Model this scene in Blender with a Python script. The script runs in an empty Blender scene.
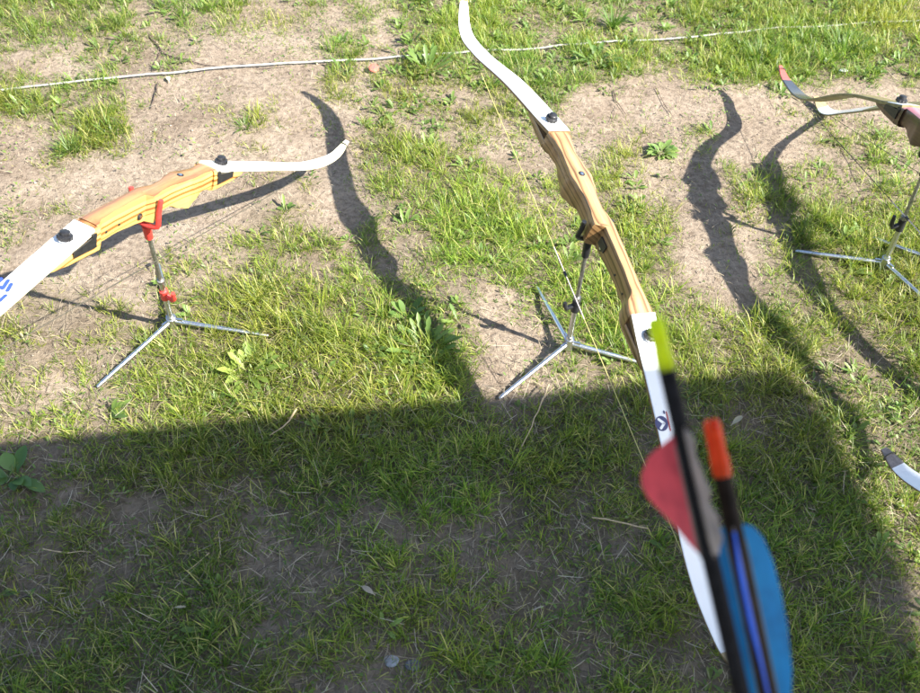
import bpy, math, random
import numpy as np
from mathutils import Matrix, Vector
R = math.radians
rnd = random.Random(7)
rng = np.random.default_rng(11)
scene = bpy.context.scene
C = scene.collection

# ------------------------------------------------------------------ camera
FPX, TILT, ROLL, CAMH = 900.0, 48.054, 3.25, 1.3          # focal length in pixels of a 920 wide frame
F = np.array([0, math.cos(R(TILT)), -math.sin(R(TILT))])
XR = np.array([1.0, 0, 0])
DN = np.array([0, -math.sin(R(TILT)), -math.cos(R(TILT))])
IX = math.cos(R(ROLL)) * XR - math.sin(R(ROLL)) * DN
IY = math.sin(R(ROLL)) * XR + math.cos(R(ROLL)) * DN
EYE = np.array([0, 0, CAMH])
cam = bpy.data.cameras.new('camera')
cam.lens = FPX / 920 * 36
cam.sensor_width = 36
cam.clip_start = 0.02
cam.clip_end = 2000
cam.dof.use_dof = True
cam.dof.focus_distance = 1.75
cam.dof.aperture_fstop = 7.5
camo = bpy.data.objects.new('camera', cam)
m = Matrix.Identity(4)
for i in range(3):
    m[i][0] = IX[i]; m[i][1] = -IY[i]; m[i][2] = -F[i]; m[i][3] = EYE[i]
camo.matrix_world = m
C.objects.link(camo)
scene.camera = camo

def at(px, py, z=0.0):
    """point of height z seen at a pixel of the photograph"""
    d = F * FPX + IX * (px - 460) + IY * (py - 346.5)
    return EYE + d * ((z - EYE[2]) / d[2])
def atdepth(px, py, dep):
    return EYE + (F * FPX + IX * (px - 460) + IY * (py - 346.5)) / FPX * dep
def proj(p):
    v = np.asarray(p) - EYE
    w = v @ F
    return 460 + FPX * (v @ IX) / w, 346.5 + FPX * (v @ IY) / w

# ------------------------------------------------------------------ light
SUNV = np.array([1.065, -0.47, 1.0])                      # towards the sun
el = math.atan2(1.0, math.hypot(SUNV[0], SUNV[1]))
az = math.atan2(SUNV[0], SUNV[1])
world = bpy.data.worlds.new('World')
scene.world = world
world.use_nodes = True
wn = world.node_tree
sky = wn.nodes.new('ShaderNodeTexSky')
sky.sky_type = 'NISHITA'
sky.sun_disc = False
sky.sun_elevation = el
sky.sun_rotation = az
wn.links.new(sky.outputs[0], wn.nodes['Background'].inputs[0])
wn.nodes['Background'].inputs[1].default_value = 0.090
sl = bpy.data.lights.new('sun', 'SUN')
sl.energy = 5.0
sl.angle = R(0.53)
sl.color = (1.0, 0.955, 0.88)
so = bpy.data.objects.new('sun', sl)
so.rotation_euler = Vector(SUNV).to_track_quat('Z', 'Y').to_euler()
so.location = (4, -2, 5)
C.objects.link(so)
scene.view_settings.view_transform = 'Standard'
scene.view_settings.look = 'None'
scene.view_settings.exposure = 1.82
scene.view_settings.gamma = 1
scene.view_settings.use_curve_mapping = False
scene.cycles.max_bounces = 6
scene.cycles.transparent_max_bounces = 4

# ------------------------------------------------------------------ materials
def new_mat(name):
    mt = bpy.data.materials.new(name)
    mt.use_nodes = True
    nt = mt.node_tree
    return mt, nt, nt.nodes['Principled BSDF']
def N(nt, kind, **kw):
    n = nt.nodes.new(kind)
    for k, v in kw.items():
        if k in n.inputs: n.inputs[k].default_value = v
        else: setattr(n, k, v)
    return n
def ramp(nt, stops):
    r = nt.nodes.new('ShaderNodeValToRGB')
    e = r.color_ramp.elements
    while len(e) < len(stops): e.new(0.5)
    for k, (p, c) in enumerate(stops):
        e[k].position = p; e[k].color = (*c, 1)
    return r
def simple(name, col, rough=0.5, metal=0.0, var=0.12, scale=60, bump=0.0, coat=0.0):
    mt, nt, b = new_mat(name)
    tc = N(nt, 'ShaderNodeTexCoord')
    no = N(nt, 'ShaderNodeTexNoise', Scale=scale, Detail=5.0)
    nt.links.new(tc.outputs['Object'], no.inputs['Vector'])
    r = ramp(nt, [(0.3, tuple(max(0, c * (1 - var)) for c in col)), (0.7, tuple(min(1, c * (1 + var)) for c in col))])
    nt.links.new(no.outputs['Fac'], r.inputs[0])
    nt.links.new(r.outputs[0], b.inputs['Base Color'])
    b.inputs['Roughness'].default_value = rough
    b.inputs['Metallic'].default_value = metal
    b.inputs['Coat Weight'].default_value = coat
    r2 = N(nt, 'ShaderNodeMapRange'); r2.inputs['To Min'].default_value = rough * 0.8; r2.inputs['To Max'].default_value = min(1, rough * 1.25)
    nt.links.new(no.outputs['Fac'], r2.inputs['Value']); nt.links.new(r2.outputs[0], b.inputs['Roughness'])
    if bump:
        bp = N(nt, 'ShaderNodeBump', Strength=bump, Distance=0.001)
        nt.links.new(no.outputs['Fac'], bp.inputs['Height']); nt.links.new(bp.outputs[0], b.inputs['Normal'])
    return mt
def wood(name, stops, grain=1.0, rough=0.32, wobble=0.006):
    """laminated wood: UV.y runs round the section in metres, so the laminate lines follow the riser's outline; fine grain runs along UV.x"""
    mt, nt, b = new_mat(name)
    uv = N(nt, 'ShaderNodeUVMap')
    mp = N(nt, 'ShaderNodeMapping'); mp.inputs['Scale'].default_value = (9, 160, 1)
    nt.links.new(uv.outputs[0], mp.inputs[0])
    n1 = N(nt, 'ShaderNodeTexNoise', Scale=1.6, Detail=6.0, Roughness=0.65); nt.links.new(mp.outputs[0], n1.inputs['Vector'])
    mp2 = N(nt, 'ShaderNodeMapping'); mp2.inputs['Scale'].default_value = (7, 22, 1); nt.links.new(uv.outputs[0], mp2.inputs[0])
    n2 = N(nt, 'ShaderNodeTexNoise', Scale=1.3, Detail=2.0); nt.links.new(mp2.outputs[0], n2.inputs['Vector'])
    sp = N(nt, 'ShaderNodeSeparateXYZ'); nt.links.new(uv.outputs[0], sp.inputs[0])
    w = N(nt, 'ShaderNodeMath', operation='MULTIPLY_ADD'); nt.links.new(n2.outputs['Fac'], w.inputs[0]); w.inputs[1].default_value = wobble * 2
    of = N(nt, 'ShaderNodeMath', operation='SUBTRACT'); nt.links.new(sp.outputs['Y'], of.inputs[0]); of.inputs[1].default_value = wobble
    nt.links.new(of.outputs[0], w.inputs[2])
    mr = N(nt, 'ShaderNodeMapRange'); mr.inputs['From Max'].default_value = 0.065; nt.links.new(w.outputs[0], mr.inputs['Value'])
    r = ramp(nt, stops); nt.links.new(mr.outputs[0], r.inputs[0])
    g = ramp(nt, [(0.30, (1 - .45 * grain,) * 3), (0.52, (1.0, 1.0, 1.0)), (0.75, (1 + .12 * grain,) * 3)]); nt.links.new(n1.outputs['Fac'], g.inputs[0])
    mu = N(nt, 'ShaderNodeMixRGB', blend_type='MULTIPLY'); mu.inputs[0].default_value = 1
    nt.links.new(r.outputs[0], mu.inputs[1]); nt.links.new(g.outputs[0], mu.inputs[2]); nt.links.new(mu.outputs[0], b.inputs['Base Color'])
    b.inputs['Roughness'].default_value = rough
    b.inputs['Coat Weight'].default_value = 0.25
    b.inputs['Coat Roughness'].default_value = 0.2
    bp = N(nt, 'ShaderNodeBump', Strength=0.12, Distance=0.0006)
    nt.links.new(n1.outputs['Fac'], bp.inputs['Height']); nt.links.new(bp.outputs[0], b.inputs['Normal'])
    return mt
def leafy(name, trans=0.35, rough=0.45):
    mt, nt, b = new_mat(name)
    a = N(nt, 'ShaderNodeAttribute', attribute_name='Col')
    nt.links.new(a.outputs['Color'], b.inputs['Base Color'])
    b.inputs['Roughness'].default_value = rough
    b.inputs['Specular IOR Level'].default_value = 0.5
    t = N(nt, 'ShaderNodeBsdfTranslucent')
    g = N(nt, 'ShaderNodeMixRGB', blend_type='MULTIPLY'); g.inputs[0].default_value = 1
    g.inputs[2].default_value = (1.22, 1.28, 0.65, 1)
    nt.links.new(a.outputs['Color'], g.inputs[1]); nt.links.new(g.outputs[0], t.inputs[0])
    mx = N(nt, 'ShaderNodeMixShader'); mx.inputs[0].default_value = trans
    nt.links.new(b.outputs[0], mx.inputs[1]); nt.links.new(t.outputs[0], mx.inputs[2])
    nt.links.new(mx.outputs[0], nt.nodes['Material Output'].inputs[0])
    return mt
M_LEAF = leafy('green_leaf', 0.45)
M_DRY = leafy('dry_straw', 0.15, 0.7)
M_WHITE = simple('white_lacquer', (0.80, 0.80, 0.78), 0.28, var=0.03, scale=20, coat=0.3)
M_CREAMLIMB = simple('cream_lacquer', (0.80, 0.74, 0.52), 0.3, var=0.05, scale=20, coat=0.3)
M_EDGE = simple('limb_edge_wood', (0.20, 0.12, 0.055), 0.45, var=0.35, scale=150)
M_BLACK = simple('black_plastic', (0.016, 0.016, 0.018), 0.38, var=0.3, scale=200, bump=0.2)
M_BLACKG = simple('black_lacquer', (0.035, 0.037, 0.045), 0.25, var=0.2, scale=40, coat=0.4)
M_RED = simple('red_rubber', (0.62, 0.045, 0.035), 0.45, var=0.2, scale=120, bump=0.25)
M_REDT = simple('red_lacquer', (0.45, 0.10, 0.08), 0.35, var=0.15, scale=80, coat=0.3)
M_STEEL = simple('chromed_steel', (0.62, 0.63, 0.65), 0.30, 1.0, 0.15, 300, bump=0.3)
M_DSTEEL = simple('worn_dark_steel', (0.34, 0.33, 0.31), 0.42, 0.9, 0.35, 250, bump=0.4)
M_OLIVE = simple('olive_limb_wood', (0.20, 0.165, 0.075), 0.4, var=0.3, scale=90)
M_TAN = simple('tan_tip', (0.40, 0.30, 0.15), 0.45, var=0.25, scale=120)
M_GREYTIP = simple('grey_tip', (0.20, 0.165, 0.14), 0.5, var=0.3, scale=200)
M_BLUEINK = simple('blue_ink', (0.035, 0.07, 0.42), 0.4, var=0.15, scale=300)
M_NAVY = simple('navy_ink', (0.02, 0.03, 0.12), 0.4, var=0.15, scale=300)
M_REDINK = simple('red_ink', (0.5, 0.04, 0.04), 0.4, var=0.15, scale=300)
M_YELLOWSTR = simple('yellow_bowstring', (0.50, 0.44, 0.15), 0.6, var=0.3, scale=500)
M_DARKSTR = simple('dark_bowstring', (0.055, 0.05, 0.035), 0.7, var=0.4, scale=500)
M_SERVE = simple('pale_serving', (0.55, 0.45, 0.42), 0.7, var=0.3, scale=600)
Yl, Yd = (0.62, 0.40, 0.12), (0.27, 0.115, 0.03)
M_YWOOD = wood('yellow_laminate', [(0, (.45, .22, .075)), (.20, (.45, .22, .075)), (.22, Yl), (.29, Yl), (.305, Yd), (.335, Yd), (.35, Yl), (.41, Yl), (.425, Yd), (.475, Yd), (.49, Yl), (.55, (.60, .36, .11)), (.565, Yd), (.595, Yl), (1, Yl)], 0.4, wobble=0.0032)
M_OWOOD = wood('orange_brown_wood', [(0, (.36, .185, .075)), (.10, (.27, .12, .045)), (.14, (.19, .08, .03)), (.17, (.42, .22, .09)), (.3, (.34, .165, .065)), (1, (.34, .165, .065))], 1.1, wobble=.004)
Bl, Bm, Bd = (0.31, 0.175, 0.072), (0.215, 0.115, 0.046), (0.075, 0.036, 0.015)
M_BWOOD = wood('honey_brown_wood', [(0, Bl), (.10, Bm), (.14, Bd), (.17, Bl), (.27, Bl), (.31, Bd), (.34, Bm), (.43, Bl), (.47, Bd), (.49, Bl), (.60, Bm), (.64, Bd), (.67, Bl), (1, Bm)], 0.8)
M_CWOOD = wood('pale_brown_maple', [(0, (.42, .27, .13)), (.06, (.34, .20, .09)), (.085, (.12, .058, .024)), (.115, (.40, .25, .115)), (.17, (.27, .145, .06)), (.19, (.10, .05, .022)), (.22, (.30, .175, .075)), (1, (.26, .14, .06))], 0.95, wobble=.006)
M_DWOOD = wood('dark_walnut', [(0, (.10, .058, .034)), (.3, (.06, .034, .02)), (.5, (.11, .06, .035)), (1, (.05, .028, .018))], 1.0)
M_PWOOD = wood('mauve_wood', [(0, (.36, .16, .18)), (.15, (.25, .095, .11)), (.3, (.36, .15, .17)), (1, (.3, .12, .14))], 0.8)
M_ROPE = simple('white_cord', (0.33, 0.32, 0.295), 0.8, var=0.45, scale=70, bump=0.6)
M_TWIG = simple('dark_twig', (0.065, 0.045, 0.035), 0.85, var=0.4, scale=200, bump=0.5)
M_STICK = simple('pale_stick', (0.42, 0.32, 0.19), 0.8, var=0.3, scale=200, bump=0.5)
M_STONE = simple('pale_stone', (0.26, 0.27, 0.28), 0.85, var=0.3, scale=120, bump=0.6)
M_CRUMB = simple('soil_crumb', (0.24, 0.19, 0.145), 0.95, var=0.6, scale=25, bump=0.5)
M_DISC = simple('faded_red_plastic', (0.62, 0.13, 0.09), 0.55, var=0.25, scale=200)

# ------------------------------------------------------------------ mesh helpers
def tag(o, label=None, cat=None, group=None, kind=None):
    if label: o['label'] = label
    if cat: o['category'] = cat
    if group: o['group'] = group
    if kind: o['kind'] = kind
    return o
def empty(name, mat4, label, cat, group=None):
    o = bpy.data.objects.new(name, None)
    o.empty_display_size = 0.05
    o.matrix_world = mat4
    C.objects.link(o)
    return tag(o, label, cat, group)
def link(name, verts, faces, mats, parent=None, midx=None, smooth=True, uvs=None, sharp=None):
    me = bpy.data.meshes.new(name)
    me.from_pydata([tuple(map(float, v)) for v in verts], [], faces)
    for mt in (mats if isinstance(mats, (list, tuple)) else [mats]): me.materials.append(mt)
    if midx is not None: me.polygons.foreach_set('material_index', midx)
    if smooth:
        me.polygons.foreach_set('use_smooth', [True] * len(faces))
        me.set_sharp_from_angle(angle=R(sharp or 38))
    if uvs is not None:
        l = me.uv_layers.new(name='UVMap')
        vi = np.zeros(len(me.loops), dtype=np.int32); me.loops.foreach_get('vertex_index', vi)
        l.data.foreach_set('uv', np.array(uvs, dtype=np.float32)[vi].ravel())
    me.update()
    o = bpy.data.objects.new(name, me)
    C.objects.link(o)
    if parent: o.parent = parent
    return o
class MB:
    def __init__(s): s.v = []; s.f = []; s.m = []
    def add(s, v, f, mi=0):
        b = len(s.v); s.v += [tuple(map(float, q)) for q in v]; s.f += [tuple(i + b for i in q) for q in f]; s.m += [mi] * len(f)
    def build(s, name, mats, parent=None, smooth=True, sharp=None):
        return link(name, s.v, s.f, mats, parent, s.m, smooth, None, sharp)
def tube(mb, pts, rad, n=8, mi=0, cap=True):
    pts = [np.array(p, float) for p in pts]
    rad = [rad] * len(pts) if np.isscalar(rad) else rad
    t0 = pts[1] - pts[0]; t0 /= np.linalg.norm(t0)
    up = np.array([0, 0, 1.0]) if abs(t0[2]) < 0.9 else np.array([1.0, 0, 0])
    x = np.cross(t0, up); x /= np.linalg.norm(x)
    V = []; Fc = []
    for i, p in enumerate(pts):
        if i == 0: t = t0
        elif i == len(pts) - 1: t = pts[i] - pts[i - 1]
        else: t = (pts[i + 1] - pts[i]) / (np.linalg.norm(pts[i + 1] - pts[i]) + 1e-12) + (pts[i] - pts[i - 1]) / (np.linalg.norm(pts[i] - pts[i - 1]) + 1e-12)
        t = t / (np.linalg.norm(t) + 1e-12)
        x = x - t * (x @ t); x /= np.linalg.norm(x); y = np.cross(t, x)
        for k in range(n):
            a = 2 * math.pi * k / n
            V.append(p + rad[i] * (x * math.cos(a) + y * math.sin(a)))
    for i in range(len(pts) - 1):
        for k in range(n):
            Fc.append((i * n + k, i * n + (k + 1) % n, (i + 1) * n + (k + 1) % n, (i + 1) * n + k))
    if cap:
        Fc.append(tuple(range(n - 1, -1, -1))); Fc.append(tuple((len(pts) - 1) * n + k for k in range(n)))
    mb.add(V, Fc, mi)
def box(mb, c, ax, half, mi=0):
    c = np.array(c, float); V = []
    for sx in (-1, 1):
        for sy in (-1, 1):
            for sz in (-1, 1): V.append(c + ax[0] * sx * half[0] + ax[1] * sy * half[1] + ax[2] * sz * half[2])
    mb.add(V, [(0, 1, 3, 2), (4, 6, 7, 5), (0, 4, 5, 1), (2, 3, 7, 6), (0, 2, 6, 4), (1, 5, 7, 3)], mi)
def lerp(tab, x):
    return np.interp(x, [t[0] for t in tab], [t[1] for t in tab])
E3 = [np.array([1.0, 0, 0]), np.array([0, 1.0, 0]), np.array([0, 0, 1.0])]
def noise1(seed):
    r = np.random.default_rng(seed); k = r.uniform(-1, 1, (10, 2)); ph = r.uniform(0, 6.28, 10)
    return k, ph
def vnoise(x, y, freq, seed):
    """smooth value noise in 0..1"""
    r = np.random.default_rng(seed); tab = r.random((64, 64))
    X = x * freq; Y = y * freq; xi = np.floor(X).astype(int); yi = np.floor(Y).astype(int); fx = X - xi; fy = Y - yi
    fx = fx * fx * (3 - 2 * fx); fy = fy * fy * (3 - 2 * fy)
    g = lambda a, b: tab[(a) % 64, (b) % 64]
    return (g(xi, yi) * (1 - fx) + g(xi + 1, yi) * fx) * (1 - fy) + (g(xi, yi + 1) * (1 - fx) + g(xi + 1, yi + 1) * fx) * fy

# ------------------------------------------------------------------ how thick the grass grows (read off the photograph, then laid on the ground)
GROWS = """7 7 5 4 5 4 3 4 3 3 6 6 7 5 5 5 4 6 6 7 7 7 6
3 3 5 4 3 1 1 1 4 2 5 6 6 6 7 5 4 6 8 7 6 7 6
6 6 4 2 1 2 2 1 3 3 4 3 4 4 1 1 0 1 1 2 1 1 1
1 4 5 2 0 1 3 1 1 6 4 4 2 3 2 3 1 4 1 1 3 3 3
1 3 0 0 0 1 2 2 1 5 6 6 5 3 4 5 2 1 4 4 4 3 3
2 1 0 0 0 1 4 4 1 3 5 6 7 5 3 7 5 0 3 4 7 8 7
1 1 1 1 3 3 5 4 3 4 5 5 5 6 6 7 6 1 2 5 6 7 7
4 4 3 2 5 7 7 6 6 6 6 5 1 3 6 7 6 4 3 4 4 3 4
4 3 4 4 7 8 8 8 7 7 7 6 0 1 5 6 6 7 6 5 5 4 3
3 1 3 5 7 8 8 8 8 8 7 5 0 3 5 6 6 7 6 6 4 4 4
3 4 4 6 7 8 8 7 8 8 7 7 6 7 7 6 6 6 5 5 5 5 5
4 2 6 6 6 7 6 7 8 8 7 7 7 8 8 7 6 7 6 6 6 6 6
3 3 5 4 5 4 4 6 5 5 5 5 5 7 5 6 6 6 6 6 4 6 6
3 4 5 3 5 6 3 5 5 4 4 3 4 4 5 3 6 6 6 6 6 5 5
4 5 5 4 5 5 5 4 4 5 4 4 5 6 4 5 6 6 6 6 6 6 4
4 5 6 5 7 6 3 5 5 5 5 6 5 6 6 5 6 4 6 6 7 6 5
4 7 7 6 7 7 6 4 4 3 4 7 6 5 4 6 6 5 6 7 6 6 5"""
# broad-leaved weeds among the grass
WROWS = """1 2 2 3 2 3 2 1 1 0 7 8 3 7 6 3 3 4 7 7 8 6 5
0 1 3 2 1 0 0 0 2 1 5 6 3 5 8 4 2 5 8 6 4 6 4
2 2 1 0 0 0 0 0 1 2 5 3 1 3 0 0 0 0 0 1 0 0 0
0 0 1 0 0 0 1 0 0 1 2 2 1 1 1 1 1 1 0 0 1 1 2
0 0 0 0 0 0 1 1 0 1 3 3 2 1 1 2 1 0 2 2 1 1 2
0 0 0 0 0 0 1 1 0 1 2 3 3 2 1 2 1 0 1 2 2 2 2
0 0 0 0 0 1 1 1 1 1 2 2 2 2 2 2 2 0 1 2 2 1 2
1 0 0 0 1 1 1 1 2 1 3 2 0 1 1 2 2 1 1 2 2 1 1
1 0 0 1 1 1 2 1 1 1 3 2 0 0 1 1 1 1 2 2 2 2 1
1 0 0 1 1 1 2 1 1 1 2 1 0 1 1 1 1 1 1 2 2 3 2
2 2 1 1 1 1 1 1 1 1 1 1 1 1 1 1 1 1 1 1 3 3 3
2 1 1 1 1 1 1 1 1 1 1 1 1 1 1 1 1 1 1 1 3 3 3
1 1 1 1 1 1 1 1 1 1 1 1 1 1 1 1 1 1 1 1 2 3 3
1 1 1 1 1 1 1 1 1 1 1 1 1 1 1 1 1 1 1 1 1 3 3
1 1 1 1 1 1 1 1 1 1 1 1 1 1 1 1 1 1 1 1 1 2 2
1 1 1 1 1 1 1 1 1 1 1 1 1 1 1 1 1 1 1 1 1 1 2
1 1 1 1 1 1 1 1 1 1 1 1 1 1 1 1 1 1 1 1 1 1 1"""
GG = np.array([[float(v) for v in r.split()] for r in GROWS.split('\n')]) / 9
GG[0:2, :16] *= 0.85; GG[7:12, 19:] += 0.16; GG[5:12, :4] += 0.07; GG[4:8, 5:9] += 0.06
GG[12:] = GG[12:] * 0.88 + 0.09
WG = np.array([[float(v) for v in r.split()] for r in WROWS.split('\n')]) / 9
def sample(Gm, x, y):
    w = y * F[1] + (0 - CAMH) * F[2]
    w = np.maximum(w, 0.2)
    vx = x * IX[0] + y * IX[1] - CAMH * IX[2]; vy = x * IY[0] + y * IY[1] - CAMH * IY[2]
    u = (460 + FPX * vx / w) / 40 - 0.5; v = (346.5 + FPX * vy / w) / 40.8 - 0.5
    far = (u < -1) | (u > 23) | (v < -1) | (v > 17)
    # outside the frame the lawn carries on with patches of its own
    alt = np.clip(vnoise(x + 9, y + 5, 2.3, 91) * 1.3 - 0.1, 0, 0.9)
    u = np.clip(u, 0, 21.999); v = np.clip(v, 0, 15.999)
    ui = u.astype(int); vi = v.astype(int); fu = u - ui; fv = v - vi
    fu = fu * fu * (3 - 2 * fu); fv = fv * fv * (3 - 2 * fv)
    r = (Gm[vi, ui] * (1 - fu) + Gm[vi, ui + 1] * fu) * (1 - fv) + (Gm[vi + 1, ui] * (1 - fu) + Gm[vi + 1, ui + 1] * fu) * fv
    return np.where(far, alt * (0.35 if Gm is WG else 1.0), r)
def gz(x, y):
    """height of the soil"""
    x = np.asarray(x, float); y = np.asarray(y, float)
    near = np.exp(-((x * x + (y - 1.5) ** 2) / 60))
    h = (vnoise(x + 20, y + 20, 2.0, 1) - 0.5) * 0.022 + (vnoise(x + 20, y + 20, 7.0, 2) - 0.5) * 0.010 + (vnoise(x + 20, y + 20, 25.0, 3) - 0.5) * 0.004
    return h * near - 0.002

# ------------------------------------------------------------------ ground: one sheet out to the horizon, fine under the camera
def make_ground():
    n = 420
    t = np.linspace(-1, 1, n)
    warp = 1.9 * t + np.sign(t) * 900 * np.abs(t) ** 24 + 4 * t ** 5
    X, Y = np.meshgrid(warp, warp + 1.6, indexing='ij')
    Z = gz(X, Y)
    v = np.stack([X.ravel(), Y.ravel(), Z.ravel()], 1)
    i = np.arange(n - 1)[:, None] * n + np.arange(n - 1)[None, :]
    f = np.stack([i, i + n, i + n + 1, i + 1], -1).reshape(-1, 4)
    o = big_mesh('ground', v, f, None)
    me = o.data
    g = sample(GG, X.ravel(), Y.ravel())
    a = me.attributes.new('grassy', 'FLOAT', 'POINT'); a.data.foreach_set('value', g.astype(np.float32))
    mt, nt, b = new_mat('trodden_soil')
    tc = N(nt, 'ShaderNodeTexCoord')
    n1 = N(nt, 'ShaderNodeTexNoise', Scale=5.0, Detail=10.0, Roughness=0.62); nt.links.new(tc.outputs['Object'], n1.inputs['Vector'])
    n2 = N(nt, 'ShaderNodeTexNoise', Scale=75.0, Detail=8.0, Roughness=0.7); nt.links.new(tc.outputs['Object'], n2.inputs['Vector'])
    n3 = N(nt, 'ShaderNodeTexNoise', Scale=420.0, Detail=4.0, Roughness=0.7); nt.links.new(tc.outputs['Object'], n3.inputs['Vector'])
    vo = N(nt, 'ShaderNodeTexVoronoi', Scale=26.0, feature='DISTANCE_TO_EDGE')
    dm = N(nt, 'ShaderNodeMixRGB', blend_type='ADD'); dm.inputs[0].default_value = 0.10
    nt.links.new(tc.outputs['Object'], dm.inputs[1]); nt.links.new(n2.outputs['Color'], dm.inputs[2]); nt.links.new(dm.outputs[0], vo.inputs['Vector'])
    r1 = ramp(nt, [(0.30, (0.205, 0.156, 0.113)), (0.5, (0.290, 0.230, 0.172)), (0.72, (0.365, 0.298, 0.228))])
    nt.links.new(n1.outputs['Fac'], r1.inputs[0])
    r2 = ramp(nt, [(0.36, (0.60, 0.57, 0.54)), (0.52, (0.98, 0.98, 0.98)), (0.70, (1.25, 1.24, 1.2))])
    nt.links.new(n2.outputs['Fac'], r2.inputs[0])
    mu = N(nt, 'ShaderNodeMixRGB', blend_type='MULTIPLY'); mu.inputs[0].default_value = 1
    nt.links.new(r1.outputs[0], mu.inputs[1]); nt.links.new(r2.outputs[0], mu.inputs[2])
    at_ = N(nt, 'ShaderNodeAttribute', attribute_name='grassy')
    mg = N(nt, 'ShaderNodeMixRGB'); mg.inputs[2].default_value = (0.095, 0.082, 0.045, 1)
    mr = N(nt, 'ShaderNodeMapRange'); mr.inputs['From Min'].default_value = 0.25; mr.inputs['From Max'].default_value = 0.85; mr.inputs['To Max'].default_value = 0.85
    nt.links.new(at_.outputs['Fac'], mr.inputs['Value']); nt.links.new(mr.outputs[0], mg.inputs[0]); nt.links.new(mu.outputs[0], mg.inputs[1])
    nt.links.new(mg.outputs[0], b.inputs['Base Color'])
    b.inputs['Roughness'].default_value = 0.95; b.inputs['Specular IOR Level'].default_value = 0.15
    # relief: lumps, grains and a few drying cracks
    cr = N(nt, 'ShaderNodeMapRange'); cr.inputs['From Max'].default_value = 0.05; cr.inputs['To Min'].default_value = 0.0; cr.inputs['To Max'].default_value = 1.0
    nt.links.new(vo.outputs['Distance'], cr.inputs['Value'])
    h1 = N(nt, 'ShaderNodeMath', operation='MULTIPLY_ADD'); nt.links.new(cr.outputs[0], h1.inputs[0]); h1.inputs[1].default_value = 0.05; nt.links.new(n2.outputs['Fac'], h1.inputs[2])
    h2 = N(nt, 'ShaderNodeMath', operation='MULTIPLY_ADD'); nt.links.new(n3.outputs['Fac'], h2.inputs[0]); h2.inputs[1].default_value = 0.45; nt.links.new(h1.outputs[0], h2.inputs[2])
    bp = N(nt, 'ShaderNodeBump', Strength=1.0, Distance=0.0065); nt.links.new(h2.outputs[0], bp.inputs['Height']); nt.links.new(bp.outputs[0], b.inputs['Normal'])
    me.materials.append(mt)
    tag(o, 'trodden pale brown earth with worn bare patches between the grass', kind='structure')
def big_mesh(name, v, f, mat, col=None, smooth=True):
    me = bpy.data.meshes.new(name)
    nf, k = f.shape
    me.vertices.add(len(v)); me.vertices.foreach_set('co', v.astype(np.float32).ravel())
    me.loops.add(nf * k); me.loops.foreach_set('vertex_index', f.astype(np.int32).ravel())
    me.polygons.add(nf); me.polygons.foreach_set('loop_start', np.arange(0, nf * k, k, dtype=np.int32))
    me.update(calc_edges=True)
    if smooth: me.polygons.foreach_set('use_smooth', np.ones(nf, bool))
    if col is not None:
        a = me.color_attributes.new('Col', 'FLOAT_COLOR', 'POINT')
        a.data.foreach_set('color', np.concatenate([col, np.ones((len(col), 1))], 1).astype(np.float32).ravel())
    if mat: me.materials.append(mat)
    me.validate()
    o = bpy.data.objects.new(name, me); C.objects.link(o)
    return o
make_ground()

# ------------------------------------------------------------------ blades and leaves, many at a time
def strips(base, azi, lean, curl, length, width, col, prof, tipcol=None, twist=None, fold=0.0):
    """base Nx3; each blade leaves the ground at angle `lean` from upright towards `azi` and curls over by `curl`. prof: (t, relative width)"""
    n = len(base); S = len(prof); k = 3 if fold else 2
    ts = np.array([p[0] for p in prof]); ws = np.array([p[1] for p in prof])
    dirx = np.stack([np.cos(azi), np.sin(azi), np.zeros(n)], 1)
    tw = azi + math.pi / 2 + (0 if twist is None else twist)
    side = np.stack([np.cos(tw), np.sin(tw), np.zeros(n)], 1)
    P = base.copy(); V = np.zeros((n, S, k, 3)); prev = 0.0
    for s in range(S):
        a = lean + curl * ts[s]
        if s:
            am = lean + curl * (ts[s] + ts[s - 1]) / 2
            P = P + (dirx * np.sin(am)[:, None] + np.array([0, 0, 1.0]) * np.cos(am)[:, None]) * (length * (ts[s] - ts[s - 1]))[:, None]
            P[:, 2] = np.maximum(P[:, 2], base[:, 2] + 0.0015)
        w = (width * ws[s] / 2)[:, None]
        if k == 2:
            V[:, s, 0] = P - side * w; V[:, s, 1] = P + side * w
        else:
            nr = -dirx * np.cos(a)[:, None] + np.array([0, 0, 1.0]) * np.sin(a)[:, None]
            V[:, s, 0] = P - side * w + nr * w * fold; V[:, s, 1] = P; V[:, s, 2] = P + side * w + nr * w * fold
    idx = np.arange(n * S * k).reshape(n, S, k)
    fs = []
    for j in range(k - 1):
        fs.append(np.stack([idx[:, :-1, j], idx[:, :-1, j + 1], idx[:, 1:, j + 1], idx[:, 1:, j]], -1).reshape(-1, 4))
    f = np.concatenate(fs)
    cc = np.repeat(col[:, None, :], S, 1)
    if tipcol is not None:
        tt = (ts ** 1.5)[None, :, None]
        cc = cc * (1 - tt) + tipcol[:, None, :] * tt
    cc = np.repeat(cc[:, :, None, :], k, 2).reshape(-1, 3)
    return V.reshape(-1, 3), f, cc
def merge(parts):
    V = []; Fs = []; Cs = []; b = 0
    for v, f, c in parts: V.append(v); Fs.append(f + b); Cs.append(c); b += len(v)
    return np.concatenate(V), np.concatenate(Fs), np.concatenate(Cs)
AX0, AX1, AY0, AY1 = -2.3, 2.4, 0.15, 4.2
def scatter(n, dens):
    x = rng.uniform(AX0, AX1, n); y = rng.uniform(AY0, AY1, n)
    p = dens(x, y)
    # thin out well away from the frame
    out = (np.abs(x) > 0.95 + 0.28 * y) | (y > 2.9)
    p = np.where(out, p * 0.45, p)
    k = rng.random(n) < p
    return x[k], y[k]
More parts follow.
